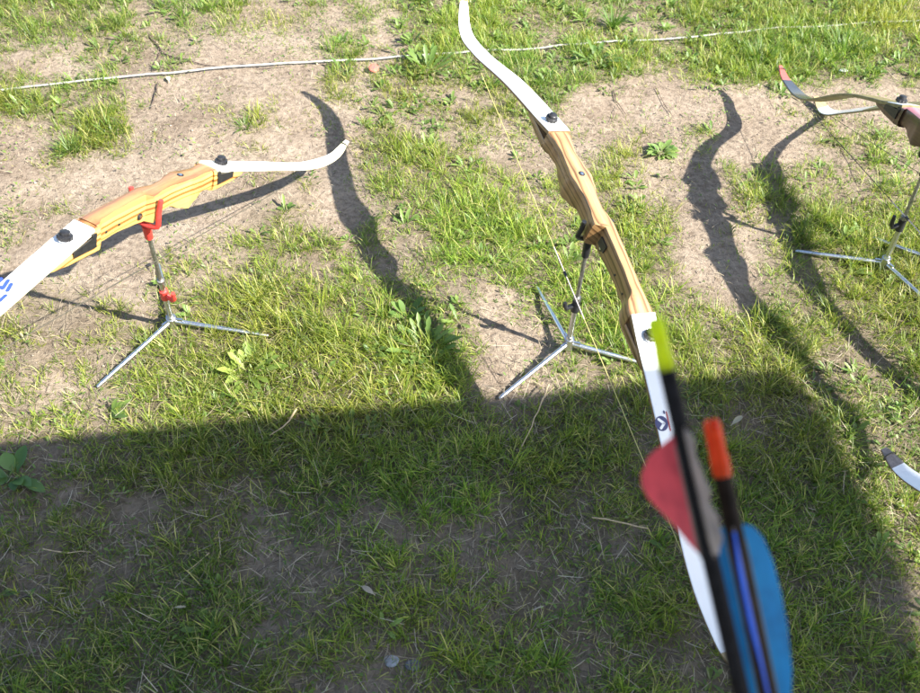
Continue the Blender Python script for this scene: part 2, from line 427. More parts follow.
def gdens(x, y):
    g = sample(GG, x, y)
    nz = vnoise(x + 30, y + 30, 9.0, 5) * 0.5 + vnoise(x + 30, y + 30, 24.0, 6) * 0.5
    return np.clip(g * 1.35 - 0.09 + (nz - 0.5) * 1.5, 0, 1.0) * np.clip(g * 3.2, 0, 1)
def green(n, x=None, y=None):
    t = rng.random(n)[:, None]; q = rng.random(n)[:, None]
    a = np.array([0.070, 0.145, 0.020]); b_ = np.array([0.255, 0.330, 0.045]); c = np.array([0.42, 0.40, 0.15])
    col = a * (1 - t) + b_ * t
    if x is not None:
        z = vnoise(x + 50, y + 50, 3.0, 8)[:, None]
        col = col * (0.78 + 0.45 * z) * np.array([1, 1, 1])
        col[:, 0] *= (0.85 + 0.4 * vnoise(x + 10, y + 50, 5.0, 9))
    return np.where(q > 0.86, c * (0.7 + 0.5 * t), col)
PB = [(0, 0.75), (0.3, 1.0), (0.65, 0.72), (1.0, 0.05)]
def make_grass():
    parts = []
    # tufts: blades fanning out of one point
    tx, ty = scatter(66000, gdens)
    g = gdens(tx, ty)
    nb = (5 + 15 * g * rng.random(len(tx))).astype(int)
    idx = np.repeat(np.arange(len(tx)), nb); n = len(idx)
    rr = np.abs(rng.normal(0, 0.006, n)); an = rng.uniform(0, 6.283, n)
    x = tx[idx] + rr * np.cos(an); y = ty[idx] + rr * np.sin(an)
    hgt = (0.55 + 0.9 * rng.random(len(tx)))[idx]
    L = (0.012 + 0.031 * g[idx] ** 1.2) * hgt * rng.uniform(0.55, 1.25, n)
    L = L * np.where(y < 1.15, 0.82, 1.0)
    lean0 = rng.uniform(0.1, 0.9, len(tx))[idx]; laz = rng.uniform(0, 6.283, len(tx))[idx]
    azi = np.where(rng.random(n) < 0.45, laz + rng.normal(0, 0.5, n), an)
    lean = np.clip(lean0 * rng.uniform(0.4, 1.5, n), 0.05, 1.45)
    curl = rng.uniform(0.2, 1.3, n)
    col = green(n, x, y) * (0.8 + 0.4 * rng.random(len(tx)))[idx][:, None]
    parts.append(strips(np.stack([x, y, gz(x, y) - 0.001], 1), azi, lean, curl, L, rng.uniform(0.0009, 0.0020, n), col, PB, col * np.array([1.25, 1.18, 1.0]), rng.normal(0, 0.5, n)))
    # single blades, shorter, filling in
    x, y = scatter(560000, gdens); n = len(x)
    g = gdens(x, y)
    col = green(n, x, y)
    parts.append(strips(np.stack([x, y, gz(x, y) - 0.001], 1), rng.uniform(0, 6.283, n), rng.uniform(0.1, 1.3, n), rng.uniform(0.1, 1.4, n), (0.009 + 0.020 * g) * rng.uniform(0.5, 1.5, n), rng.uniform(0.0009, 0.0019, n), col, PB, col * np.array([1.25, 1.18, 1.0]), rng.normal(0, 0.6, n)))
    # scattered sprigs on the trodden patches
    x, y = scatter(60000, lambda x, y: np.clip(0.8 - sample(GG, x, y), 0.05, 1) * (vnoise(x + 3, y + 3, 12, 21) ** 2)); n = len(x)
    col = green(n) * np.array([1.1, 1.0, 1.1])
    parts.append(strips(np.stack([x, y, gz(x, y) - 0.001], 1), rng.uniform(0, 6.283, n), rng.uniform(0.6, 1.45, n), rng.uniform(0, 0.6, n), rng.uniform(0.006, 0.020, n), rng.uniform(0.0009, 0.0020, n), col, PB, None, rng.normal(0, 0.6, n)))
    v, f, c = merge(parts)
    print('grass faces', len(f))
    tag(big_mesh('grass', v, f, M_LEAF, c), 'patchy short green grass of the shooting field', kind='stuff')
make_grass()

def make_straw():
    def d(x, y):
        s = sample(GG, x, y)
        w = np.stack([x, y], 1)
        near = np.clip((1.35 - y) * 1.2, 0, 1)            # the dry thatch lies thickest near the photographer
        nz = vnoise(x + 60, y + 60, 7.0, 31)
        return np.clip(0.36 + 0.70 * np.clip(nz - 0.35, 0, 1) + near * (0.60 + np.clip(nz - 0.40, 0, 1) * 2.8), 0, 1)
    x, y = scatter(260000, d); n = len(x)
    t = rng.random(n)[:, None] ** 1.3
    col = np.array([0.11, 0.078, 0.05]) * (1 - t) + np.array([0.50, 0.42, 0.29]) * t
    col = np.where(rng.random(n)[:, None] < 0.16, np.array([0.045, 0.032, 0.024]), col)
    base = np.stack([x, y, gz(x, y) + rng.uniform(0.0005, 0.008, n)], 1)
    parts = [strips(base, rng.uniform(0, 6.283, n), rng.uniform(1.15, 1.62, n), rng.uniform(-0.5, 0.6, n), (rng.gamma(2.2, 0.0060, n) + 0.003) * np.where(y < 1.3, 1.25, 0.75), rng.uniform(0.0004, 0.0011, n), col, [(0, 0.8), (0.5, 1.0), (1.0, 0.3)])]
    # long dead stalks lying on top in the shade
    x, y = scatter(7000, lambda x, y: np.clip((1.5 - y) * 1.2, 0.02, 1) * vnoise(x + 60, y + 60, 7.0, 31)); n = len(x)
    t = rng.random(n)[:, None]
    col = np.array([0.30, 0.24, 0.15]) * (1 - t) + np.array([0.55, 0.48, 0.35]) * t
    base = np.stack([x, y, gz(x, y) + rng.uniform(0.004, 0.016, n)], 1)
    parts.append(strips(base, rng.uniform(0, 6.283, n), rng.uniform(1.25, 1.6, n), rng.uniform(-0.7, 0.7, n), rng.uniform(0.018, 0.055, n), rng.uniform(0.0006, 0.0012, n), col, [(0, 0.9), (0.3, 1.0), (0.7, 0.8), (1.0, 0.4)]))
    v, f, c = merge(parts)
    tag(big_mesh('dry_straw', v, f, M_DRY, c), 'dry straw and dead grass littering the soil', kind='stuff')
make_straw()
LEAFP = [(0, 0.12), (0.15, 0.25), (0.28, 0.75), (0.36, 0.45), (0.5, 1.0), (0.6, 0.65), (0.75, 0.95), (0.9, 0.55), (1.0, 0.06)]
OVALP = [(0, 0.10), (0.18, 0.22), (0.35, 0.72), (0.55, 1.0), (0.75, 0.88), (0.9, 0.5), (1.0, 0.05)]
def leafcol(n):
    t = rng.random(n)[:, None]
    return np.array([0.085, 0.155, 0.030]) * (1 - t) + np.array([0.20, 0.275, 0.070]) * t
def make_weeds():
    def d(x, y):
        w = sample(WG, x, y)
        return np.clip(w * 1.2 - 0.05 + (vnoise(x + 70, y + 70, 8.0, 41) - 0.5) * 0.7, 0, 1) * np.clip(w * 4, 0, 1)
    x, y = scatter(17000, d); m_ = len(x)
    nb = rng.integers(3, 9, m_); idx = np.repeat(np.arange(m_), nb); n = len(idx)
    an = rng.uniform(0, 6.283, n)
    bx = x[idx] + 0.004 * np.cos(an); by = y[idx] + 0.004 * np.sin(an)
    size = rng.uniform(0.55, 1.25, m_)[idx]
    base = np.stack([bx, by, gz(bx, by) + 0.001], 1)
    col = leafcol(n) * (0.8 + 0.45 * rng.random(m_))[idx][:, None]
    h = n // 2
    a = strips(base[:h], an[:h], rng.uniform(0.5, 1.3, h), rng.uniform(0.1, 0.8, h), 0.028 * size[:h] * rng.uniform(0.6, 1.3, h), 0.009 * size[:h] * rng.uniform(0.7, 1.2, h), col[:h], LEAFP, col[:h] * 1.2, None, 0.35)
    b_ = strips(base[h:], an[h:], rng.uniform(0.4, 1.3, n - h), rng.uniform(0.1, 0.9, n - h), 0.021 * size[h:] * rng.uniform(0.6, 1.3, n - h), 0.008 * size[h:] * rng.uniform(0.7, 1.2, n - h), col[h:], OVALP, col[h:] * 1.2, None, 0.35)
    # tiny low leaves of clover and knotweed creeping through the turf and over the bare soil
    x, y = scatter(150000, lambda x, y: np.clip(0.25 * sample(GG, x, y) + 0.5 * sample(WG, x, y) + (vnoise(x + 80, y + 80, 11.0, 43) - 0.5) * 0.9, 0.015, 1)); n = len(x)
    base = np.stack([x, y, gz(x, y) + rng.uniform(0.001, 0.012, n)], 1)
    col = leafcol(n) * rng.uniform(0.75, 1.35, n)[:, None]
    t_ = strips(base, rng.uniform(0, 6.283, n), rng.uniform(0.8, 1.6, n), rng.uniform(-0.4, 0.6, n), rng.uniform(0.004, 0.011, n), rng.uniform(0.0022, 0.0050, n), col, [(0, 0.2), (0.35, 0.9), (0.7, 1.0), (1.0, 0.25)], col * 1.15, rng.normal(0, 0.5, n))
    v, f, c = merge([a, b_, t_])
    tag(big_mesh('broadleaf_weeds', v, f, M_LEAF, c), 'small broad leaved weeds growing among the grass', kind='stuff')
make_weeds()
def crumbs():
    x, y = scatter(60000, lambda x, y: np.clip(0.9 - 1.1 * sample(GG, x, y), 0.03, 1) * np.clip(vnoise(x + 5, y + 8, 6, 51) * 1.6 - 0.3, 0.05, 1)); n = len(x)
    r = rng.gamma(1.6, 0.0006, n) + 0.0006
    o8 = np.array([[1, 0, 0], [-1, 0, 0], [0, 1, 0], [0, -1, 0], [0, 0, 1], [0, 0, -1]], float)
    V = o8[None] * r[:, None, None] * rng.uniform(0.6, 1.3, (n, 6, 3)) * np.array([1, 1, 0.7])
    V[:, :, 0] += x[:, None]; V[:, :, 1] += y[:, None]; V[:, :, 2] += (gz(x, y) + r * 0.3)[:, None]
    f8 = np.array([[0, 2, 4], [2, 1, 4], [1, 3, 4], [3, 0, 4], [2, 0, 5], [1, 2, 5], [3, 1, 5], [0, 3, 5]])
    f = (np.arange(n)[:, None, None] * 6 + f8[None]).reshape(-1, 3)
    tag(big_mesh('soil_crumbs', V.reshape(-1, 3), f, M_CRUMB, None, False), 'crumbs of dry soil lying on the bare patches', kind='stuff')
crumbs()

# single plants one can point at
def plant(px, py, nleaf, length, width, prof, tint, label, lean=(0.5, 1.25), rad=0.01, name='weed_plant', cat='weed', twist=0.0):
    p = at(px, py, 0); bx = p[0]; by = p[1]
    r = np.random.default_rng(int(px * 7 + py))
    an = np.linspace(0, 6.283, nleaf, endpoint=False) * 2.399 * 3 + r.normal(0, 0.3, nleaf)
    rr = rad * np.sqrt(r.random(nleaf))
    x = rr * np.cos(an); y = rr * np.sin(an)
    base = np.stack([x, y, gz(bx + x, by + y) + 0.001], 1)
    t = r.random(nleaf)[:, None]
    col = (np.array([0.075, 0.14, 0.028]) * (1 - t) + np.array([0.15, 0.22, 0.05]) * t) * np.array(tint)
    v, f, c = strips(base, an, r.uniform(*lean, nleaf), r.uniform(0.1, 0.9, nleaf), length * r.uniform(0.55, 1.15, nleaf), width * r.uniform(0.7, 1.2, nleaf), col, prof, col * 1.15, r.normal(0, twist, nleaf) if twist else None, 0.3)
    o = big_mesh(name, v, f, M_LEAF, c); o.location = (bx, by, 0)
    return tag(o, label, cat)
plant(425, 350, 34, 0.046, 0.013, LEAFP, (1.25, 1.2, 1.3), 'leafy weed with lobed leaves beside the near end of the middle bow shadow', (0.35, 1.2), 0.035)
plant(408, 318, 9, 0.05, 0.014, OVALP, (1.0, 1.05, 1.1), 'small upright weed just above the larger lobed weed by the middle shadow', (0.2, 0.9), 0.01)
plant(250, 372, 32, 0.044, 0.014, LEAFP, (1.9, 1.6, 1.5), 'pale yellow green weed right of the left bow stand', (0.4, 1.2), 0.03)
plant(661, 154, 44, 0.034, 0.013, OVALP, (1.6, 1.5, 1.9), 'round rosette weed on bare soil just left of the right hand shadows', (0.6, 1.35), 0.016)
plant(16, 478, 8, 0.06, 0.024, OVALP, (0.9, 1.05, 1.4), 'big leaved weed in the shade at the left edge', (0.7, 1.3), 0.008)
plant(108, 418, 7, 0.045, 0.012, OVALP, (1.3, 1.2, 1.2), 'small weed at the sunny edge of the big shadow on the left', (0.6, 1.3), 0.01)
plant(613, 26, 70, 0.075, 0.0032, PB, (1.0, 1.1, 0.9), 'tall spiky grass tuft beyond the white cord', (0.1, 0.8), 0.012, 'grass_tuft', 'grass tuft', 0.5)
plant(596, 62, 22, 0.06, 0.015, LEAFP, (1.2, 1.2, 1.4), 'leafy weed hanging over the white cord below the spiky tuft', (0.5, 1.3), 0.03)
plant(428, 72, 26, 0.06, 0.016, LEAFP, (1.3, 1.25, 1.3), 'light green leafy weed over the cord left of the middle bow tip', (0.4, 1.3), 0.03)
plant(760, 62, 60, 0.08, 0.0034, PB, (1.0, 1.05, 0.9), 'dense grass tuft just left of the red bow tip', (0.1, 1.0), 0.025, 'grass_tuft', 'grass tuft', 0.5)
plant(845, 52, 60, 0.085, 0.0034, PB, (1.0, 1.05, 1.0), 'large grass tuft above the red bow tip and right of it', (0.1, 1.0), 0.03, 'grass_tuft', 'grass tuft', 0.5)
plant(70, 150, 70, 0.05, 0.003, PB, (1.1, 1.1, 0.9), 'isolated grass tuft on bare soil above the left bow', (0.2, 1.1), 0.02, 'grass_tuft', 'grass tuft', 0.5)
plant(112, 132, 60, 0.042, 0.003, PB, (1.1, 1.1, 0.9), 'low grass tuft right of the isolated tuft above the left bow', (0.2, 1.1), 0.025, 'grass_tuft', 'grass tuft', 0.5)
plant(245, 130, 40, 0.035, 0.0028, PB, (1.1, 1.1, 0.9), 'small grass tuft above the far limb of the left bow', (0.3, 1.2), 0.015, 'grass_tuft', 'grass tuft', 0.5)

# ------------------------------------------------------------------ the bows
SC = 1.097
def basis(yaw, pit, rol):
    y, p, r = R(yaw), R(pit), R(rol)
    a = np.array([math.cos(y) * math.cos(p), math.sin(y) * math.cos(p), math.sin(p)])
    s = np.cross(a, [0, 0, 1]); s /= np.linalg.norm(s); n = np.cross(s, a)
    n2 = math.cos(r) * n + math.sin(r) * s
    return a, n2, np.cross(a, n2)
def limb_curve(pr):
    """centre line of the limb's outer face in the bow plane: from the limb bolt out to the tip (u, v)"""
    a, b_, c, d, L = pr[:5]
    e3, e4 = pr[5:7] if len(pr) > 5 else (.385, .44)
    us = np.array([L, L + .14, L + .28, L + e3, L + e4]); vs = -np.array([0, a, b_, c, d])
    def cr(v):
        e = np.concatenate([[v[0] - (v[1] - v[0])], v, [2 * v[-1] - v[-2]]]); out = []
        for i in range(4):
            p0, p1, p2, p3 = e[i:i + 4]
            for q in np.linspace(0, 1, 8, endpoint=False):
                out.append(.5 * (2 * p1 + (p2 - p0) * q + (2 * p0 - 5 * p1 + 4 * p2 - p3) * q * q + (-p0 + 3 * p1 - 3 * p2 + p3) * q ** 3))
        out.append(e[5]); return np.array(out)
    U, V = cr(us), cr(vs)
    pre = np.array([L - .036, L - .018]); s = (V[1] - V[0]) / (U[1] - U[0])
    return np.concatenate([pre, U]) * SC, np.concatenate([(pre - L) * s, V]) * SC
def limb_frames(U, V):
    T = np.stack([np.gradient(U), np.gradient(V)], 1); T /= np.linalg.norm(T, axis=1)[:, None]
    return np.stack([-T[:, 1], T[:, 0]], 1)
WTAB = {'slim': [(0, .95), (.08, 1.0), (.40, .97), (.78, .76), (.94, .45), (1, .22)], 'broad': [(0, .95), (.08, 1.0), (.5, 1.0), (.82, .92), (.95, .62), (1, .30)], 'light': [(0, .80), (.08, .84), (.40, .82), (.78, .68), (.94, .42), (1, .22)]}
def limb_width(t, tab='slim'): return SC * 0.0208 * lerp(WTAB[tab], t)
def make_limb(root, pr, side, tops, mats_edge, name='limb', wt='slim', belly=None):
    """tops: (fraction of length where it begins, material); flat tapered board with its own thickness"""
    U, V = limb_curve(pr)
    sl_ = np.concatenate([[0], np.cumsum(np.hypot(np.diff(U), np.diff(V)))]); tt = sl_ / sl_[-1]
    cuts = [t for t, _ in tops[1:]]
    tn = np.unique(np.concatenate([tt, cuts]))
    U = np.interp(tn, tt, U); V = np.interp(tn, tt, V)
    Nn = limb_frames(U, V)
    mats = [mt for _, mt in tops] + [mats_edge, belly or mats_edge]; ne = len(tops); mb = MB(); verts = []
    for i, t in enumerate(tn):
        w = limb_width(t, wt); th = SC * lerp([(0, .0085), (.15, .0065), (.6, .0048), (1, .0042)], t); r = min(0.0011, w * .3)
        top = np.array([U[i], V[i]]); bot = top - Nn[i] * th; tr = top - Nn[i] * r; br = bot + Nn[i] * r
        sec = [(top, w - r), (tr, w), (br, w), (bot, w - r), (bot, -w + r), (br, -w), (tr, -w), (top, -w + r)]
        verts += [(q[0] * side, y, q[1]) for q, y in sec]
    fs = []; mi = []
    for i in range(len(tn) - 1):
        seg = max(k for k, (t, _) in enumerate(tops) if tn[i] >= t - 1e-9)
        for k in range(8):
            a = i * 8 + k; b_ = i * 8 + (k + 1) % 8
            q = (a, b_, b_ + 8, a + 8)
            fs.append(q if side < 0 else q[::-1]); mi.append(seg if k in (7, 0, 6) else (ne + 1 if k == 3 else ne))
    e = (len(tn) - 1) * 8
    fs.append(tuple(range(8))); mi.append(ne); fs.append(tuple(e + k for k in range(8))); mi.append(len(tops) - 1)
    return link(name, verts, fs, mats, root, mi)
def limb_point(pr, side, t, y, lift=0.0004):
    U, V = limb_curve(pr)
    s = np.concatenate([[0], np.cumsum(np.hypot(np.diff(U), np.diff(V)))]); tt = s / s[-1]
    Nn = limb_frames(U, V)
    u = np.interp(t, tt, U); v = np.interp(t, tt, V); nx = np.interp(t, tt, Nn[:, 0]); nz = np.interp(t, tt, Nn[:, 1])
    return ((u + nx * lift) * side, y, v + nz * lift)
def limb_len(pr):
    U, V = limb_curve(pr); return np.hypot(np.diff(U), np.diff(V)).sum()

def riser_rows(L, cut):
    if cut == 'right': return [(u, a, b_, (w2 if w1 == w2 else {.0175: .0175, .0035: .0085}.get(w2, .0065)), w1) for u, a, b_, w1, w2 in riser_rows(L, 'left')]
    # u, back v, belly v, right half width, left half width
    r = [(-L - .052, -.0200, -.0225, .0140, .0140), (-L - .030, -.0150, -.0250, .0190, .0190), (-L, -.0095, -.0270, .0207, .0207), (-L + .035, -.0090, -.0270, .0209, .0209),
         (-L + .0365, .0085, -.0270, .0209, .0209), (-L + .046, .0100, -.0265, .0205, .0205), (-.74 * L, .0120, -.0255, .0185, .0175 if cut else .0180), (-.64 * L, .0135, -.0250, .0165, .0035 if cut else .016),
         (-.45 * L, .0150, -.0245, .0165, .0015 if cut else .016), (-.25 * L, .0165, -.0265, .0165, .0015 if cut else .016), (-.115 * L, .0170, -.0290, .0170, .0015 if cut else .016), (-.085 * L, .0170, -.0295, .0180, .0180),
         (-.02 * L, .0165, -.0285, .0160, .0160), (.06 * L, .0155, -.0215, .0122, .0122), (.17 * L, .0160, -.0205, .0122, .0122), (.28 * L, .0165, -.0290, .0165, .0165), (.38 * L, .0160, -.0345, .0195, .0195),
         (.48 * L, .0135, -.0300, .0165, .0165), (.62 * L, .0110, -.0225, .0135, .0135), (.74 * L, .0110, -.0235, .0165, .0165), (L - .046, .0100, -.0260, .0204, .0204), (L - .0365, .0085, -.0270, .0209, .0209), (L - .035, -.0090, -.0270, .0209, .0209),
         (L, -.0095, -.0270, .0207, .0207), (L + .030, -.0150, -.0250, .0190, .0190), (L + .052, -.0200, -.0225, .0140, .0140)]
    return r
def make_riser(root, L, mats, cut, endk=1.0):
    """mats: [side, back]"""
    rows = riser_rows(L, cut)
    dense = []
    for i in range(len(rows) - 1):
        a, b_ = np.array(rows[i]), np.array(rows[i + 1])
        k = 1 if abs(b_[0] - a[0]) < .012 else max(1, int(abs(b_[0] - a[0]) / .005))
        for j in range(k):
            t = j / k; ts = t * t * (3 - 2 * t) if k > 1 else t
            q = a + (b_ - a) * ts; q[0] = a[0] + (b_[0] - a[0]) * t
            dense.append(q)
    dense.append(np.array(rows[-1]))
    verts = []; uvs = []; K = 16
    for u, vt, vb, wr, wl in dense:
        h = vt - vb; c = min(.0050, h * .3, (wr + wl) * .2); c2 = min(.007, h * .3, (wr + wl) * .3)
        sec = [(-wr + c, vt), (0.5 * (wl - wr), vt + .0006), (wl - c, vt), (wl - .3 * c, vt - .3 * c), (wl, vt - c), (wl, vt - h * .35), (wl, vb + h * .3), (wl - .3 * c2, vb + .3 * c2 + .0001), (wl - c2, vb),
               (0.5 * (wl - wr), vb - .0006), (-wr + c2, vb), (-wr + .3 * c2, vb + .3 * c2 + .0001), (-wr, vb + h * .3), (-wr, vt - h * .35), (-wr, vt - c), (-wr + .3 * c, vt - .3 * c)]
        for y, v in sec:
            verts.append((u * SC, y * SC * (1 - (1 - endk) * min(1, max(0, (abs(u) / L - .6) / .25))), v * SC))
            uvs.append((u, (vt - v) + abs(y) * 0.6))
    fs = []; mi = []
    for i in range(len(dense) - 1):
        for k in range(K):
            a = i * K + k; b_ = i * K + (k + 1) % K
            fs.append((a, a + K, b_ + K, b_)); mi.append(1 if k in (0, 1, 2, 15) else 0)
    fs.append(tuple(range(K))); mi.append(0); e = (len(dense) - 1) * K
    fs.append(tuple(e + k for k in range(K - 1, -1, -1))); mi.append(0)
    return link('riser', verts, fs, mats, root, mi, uvs=uvs, sharp=30)
def disc(mb, c, nrm, r, h, n=20, mi=0):
    c = np.array(c, float); nrm = np.array(nrm, float) / np.linalg.norm(nrm)
    tube(mb, [c, c + nrm * h * .85, c + nrm * h], [r, r, r * .88], n, mi)

def make_bow(O, yaw, pit, rol, pr, label, woods, tops_near, tops_far, edge, string_mat, group, pocket=True, serve=M_SERVE, belly=None, prf=None, wt='slim', cut='left'):
    prf = prf or pr
    a, n, s = basis(yaw, pit, rol)
    y = np.cross(n, a)
    m4 = Matrix(((a[0], y[0], n[0], O[0]), (a[1], y[1], n[1], O[1]), (a[2], y[2], n[2], O[2]), (0, 0, 0, 1)))
    root = empty('recurve_bow', m4, label, 'recurve bow', group)
    L = pr[4]
    rs = make_riser(root, L, woods, cut, .85 if wt == 'light' else 1.0)
    far = make_limb(root, prf, 1, tops_far, edge, belly=belly, wt=wt)
    near = make_limb(root, pr, -1, tops_near, edge, belly=belly, wt=wt)
    for side in (-1, 1):
        # limb bolt: fluted knob over a pale washer
        mb = MB(); pp = prf if side > 0 else pr; p = np.array(limb_point(pp, side, .036 * SC / limb_len(pp) * .98, 0)); nr = np.array([0, 0, 1.0])
        tube(mb, [p, p + nr * .0022], .0084 * SC, 20, 1)
        V0 = len(mb.v)
        for r_, h0, h1 in ((.0092, .0022, .0085), (.0066, .0085, .0140)):
            tube(mb, [p + nr * h0, p + nr * h1, p + nr * (h1 + .0008)], [r_ * SC, r_ * SC, r_ * SC * .85], 22, 0)
        for k in range(11):
            an = 2 * math.pi * k / 11
            q = p + np.array([math.cos(an), math.sin(an), 0]) * .0090 * SC
            tube(mb, [q + nr * .0026, q + nr * .0082], .0014 * SC, 6, 0)
        mb.build('limb_bolt', [M_BLACK, M_STEEL], root)
        if pocket:
            mb = MB()
            w = .0214 * SC * (.85 if wt == 'light' else 1); u0 = (L - .037) * SC; u1 = (L + .004) * SC; x = side
            zt0 = -.0005; zb0 = -.0100 * SC; zb1 = -.0152 * SC; zt1 = -.0060 * SC
            for sy in (-1, 1):
                yy0 = sy * w; yy1 = sy * (w + .0022)
                V = [(x * u0, yy0, .0022), (x * u1, yy0, zt1), (x * u1, yy0, zb1), (x * u0, yy0, zb0 - .006), (x * u0, yy1, .0022), (x * u1, yy1, zt1), (x * u1, yy1, zb1), (x * u0, yy1, zb0 - .006)]
                mb.add(V, [(0, 1, 2, 3), (7, 6, 5, 4), (0, 4, 5, 1), (1, 5, 6, 2), (2, 6, 7, 3), (3, 7, 4, 0)])
            box(mb, (x * (u0 + .0030), 0, .0020), E3, (.0045, w + .0015, .0038))
            mb.build('limb_pocket', M_BLACK, root, smooth=False)
    # brass and steel inserts
    mb = MB(); disc(mb, (.38 * L * SC, 0, .0155 * SC), (0, 0, 1), .0056, .0018, 20, 0); disc(mb, (.38 * L * SC, 0, .0155 * SC + .0018), (0, 0, 1), .003, .0006, 14, 1)
    mb.build('insert', [M_BLACK, M_STEEL], root)
    for sy in (-1, 1):
        mb = MB(); yy = (-.0168 if sy < 0 else .0015) if cut == 'left' else (-.0065 if sy < 0 else .0168)
        disc(mb, (-.19 * L * SC, yy * SC, -.014 * SC), (0, sy, 0), .0056, .0016, 20, 0); disc(mb, (-.19 * L * SC, yy * SC + sy * .0016, -.014 * SC), (0, sy, 0), .0028, .0006, 14, 1)
        mb.build('insert', [M_BLACK, M_STEEL], root)
        for fu in (-.44, -.60):
            mb = MB(); yy = (-.0165 if sy < 0 else lerp([(-.62, .0035), (-.45, .0015)], fu)) if cut == 'left' else (lerp([(-.62, -.0085), (-.45, -.0065)], fu) if sy < 0 else .0165)
            disc(mb, (fu * L * SC, yy * SC, -.010 * SC), (0, sy, 0), .0021, .0012, 12, 0); mb.build('insert', M_BLACK, root)
    # arrow rest pad on the wall of the sight window
    if cut == 'left':
        mb = MB(); box(mb, (-.19 * L * SC, .0015 * SC + .0012, -.006 * SC), E3, (.011, .0012, .008)); mb.build('arrow_rest', M_BLACK, root, smooth=False)
    # string: tip groove, along the recurve, then straight between the limbs
    halves = []
    for q_ in (pr, prf):
        U, V = limb_curve(q_); Nn = limb_frames(U, V); k = int(np.argmin(V)); half = []
        for i in range(len(U) - 2, k, -1):
            q = np.array([U[i], V[i]]) - Nn[i] * .0065; half.append((q[0], 0, q[1]))
        half.append((U[k], 0, V[k] - .0078)); halves.append((half, U, V))
    sv0 = halves[0][0][-1][2]; sv1 = halves[1][0][-1][2]; ua = -halves[0][0][-1][0]; ub = halves[1][0][-1][0]
    sat = lambda u: (u, 0, sv0 + (sv1 - sv0) * (u - ua) / (ub - ua))
    mb = MB()
    path = [(-p[0], p[1], p[2]) for p in halves[0][0]] + [sat(ua * .5), sat(0), sat(ub * .5)] + halves[1][0][::-1]
    tube(mb, path, .00075, 6, 0)
    for sd, (half, U, V) in ((-1, halves[0]), (1, halves[1])):   # loops round the tips
        i = len(U) - 3; c = np.array([U[i] * sd, 0, V[i]]); w = limb_width(.96, wt)
        pts = [c + np.array([math.sin(q) * .0005, math.cos(q) * (w + .0010), math.sin(q) * .0052 - .0022]) for q in np.linspace(0, 6.283, 15)]
        tube(mb, pts, .0012, 6, 0, cap=False)
    st = mb.build('bowstring', string_mat, root)
    mb = MB(); tube(mb, [sat(-.10), sat(.06)], .0010, 8, 0); tube(mb, [sat(-.006), sat(.003)], .0028, 10, 1)
    mb.build('serving', [serve, M_BLACK], st)
    return root, m4, (a, n, s)
def decal(root, pr, side, polys, name, mats, lift=0.0005):
    """polys: list of (material index, extra lift, points (t, y)); printed marks laid on the limb's face"""
    mb = MB()
    for mi, ex, pts in polys:
        P = [np.array(limb_point(pr, side, t, y, lift + ex)) for t, y in pts]
        c = sum(P) / len(P); n = len(P)
        area = 0
        V = [c] + P
        f = [(0, i + 1, (i + 1) % n + 1) for i in range(n)]
        nz = np.cross(P[0] - c, P[1] - c)[2]
        if nz < 0: f = [q[::-1] for q in f]
        mb.add(V, f, mi)
    return mb.build(name, mats, root, smooth=False)
def stroke(t0, y0, t1, y1, wd, LL):
    """a round-ended stroke in (t, y): t is scaled by the limb length"""
    A = np.array([t0 * LL, y0]); B = np.array([t1 * LL, y1]); d = B - A; ln = np.linalg.norm(d); d = d / ln; q = np.array([-d[1], d[0]])
    pts = []
    for k in range(7):
        an = math.pi / 2 - math.pi * k / 6; pts.append(B + wd / 2 * (d * math.cos(an) + q * math.sin(an)))
    for k in range(7):
        an = -math.pi / 2 - math.pi * k / 6; pts.append(A + wd / 2 * (d * math.cos(an) + q * math.sin(an)))
    return [(p[0] / LL, p[1]) for p in pts]

GB = 'recurve bows resting on their stands'
PR_MID = (.0455, .1024, .1214, .1120, .2148); O_MID = (.2140, 1.1640, .3347); A_MID = (109.2748, 11.0238, 10.9788)
PR_LEF = (.0454, .0903, .1053, .0870, .1708); O_LEF = (-.5005, 1.1035, .3792); A_LEF = (68.1816, -16.324, 4.7496)
PR_RGT = (.0503, .1293, .1384, .1251, .1602); O_RGT = (.8885, 1.4473, .3298); A_RGT = (99.7714, -6.6657, 6.26)
PR_OUT = (.0495, .1136, .1579, .1400, .2169); O_OUT = (1.0522, 1.4521, .3272); A_OUT = (105.9299, -12.8609, -9.5998)

W0 = [(0, M_WHITE)]
mid, mid_m, _ = make_bow(O_MID, *A_MID, PR_MID, 'honey brown wooden recurve bow with white limbs and yellow string in the middle', [M_BWOOD, M_CWOOD], [(0, M_WHITE), (.93, M_TAN)], [(0, M_WHITE), (.96, M_TAN)], M_EDGE, M_YELLOWSTR, GB, pocket=False, prf=(.0455, .1024, .1214, .0750, .2148, .37, .427))
lef, lef_m, _ = make_bow(O_LEF, *A_LEF, PR_LEF, 'yellow laminated wood recurve bow with white limbs and blue print on the left', [M_YWOOD, M_OWOOD], W0, [(0, M_WHITE), (.9, M_CREAMLIMB)], M_CREAMLIMB, M_DARKSTR, GB, serve=M_DARKSTR, wt='light', cut='right')
rgt, rgt_m, _ = make_bow(O_RGT, *A_RGT, PR_RGT, 'dark walnut recurve bow with a black limb and red tip at the top right', [M_DWOOD, M_PWOOD], [(0, M_WHITE), (.12, M_OLIVE), (.70, M_BLACKG), (.93, M_REDT)], [(0, M_WHITE), (.085, M_OLIVE), (.68, M_BLACKG), (.90, M_REDT)], M_OLIVE, M_DARKSTR, GB)
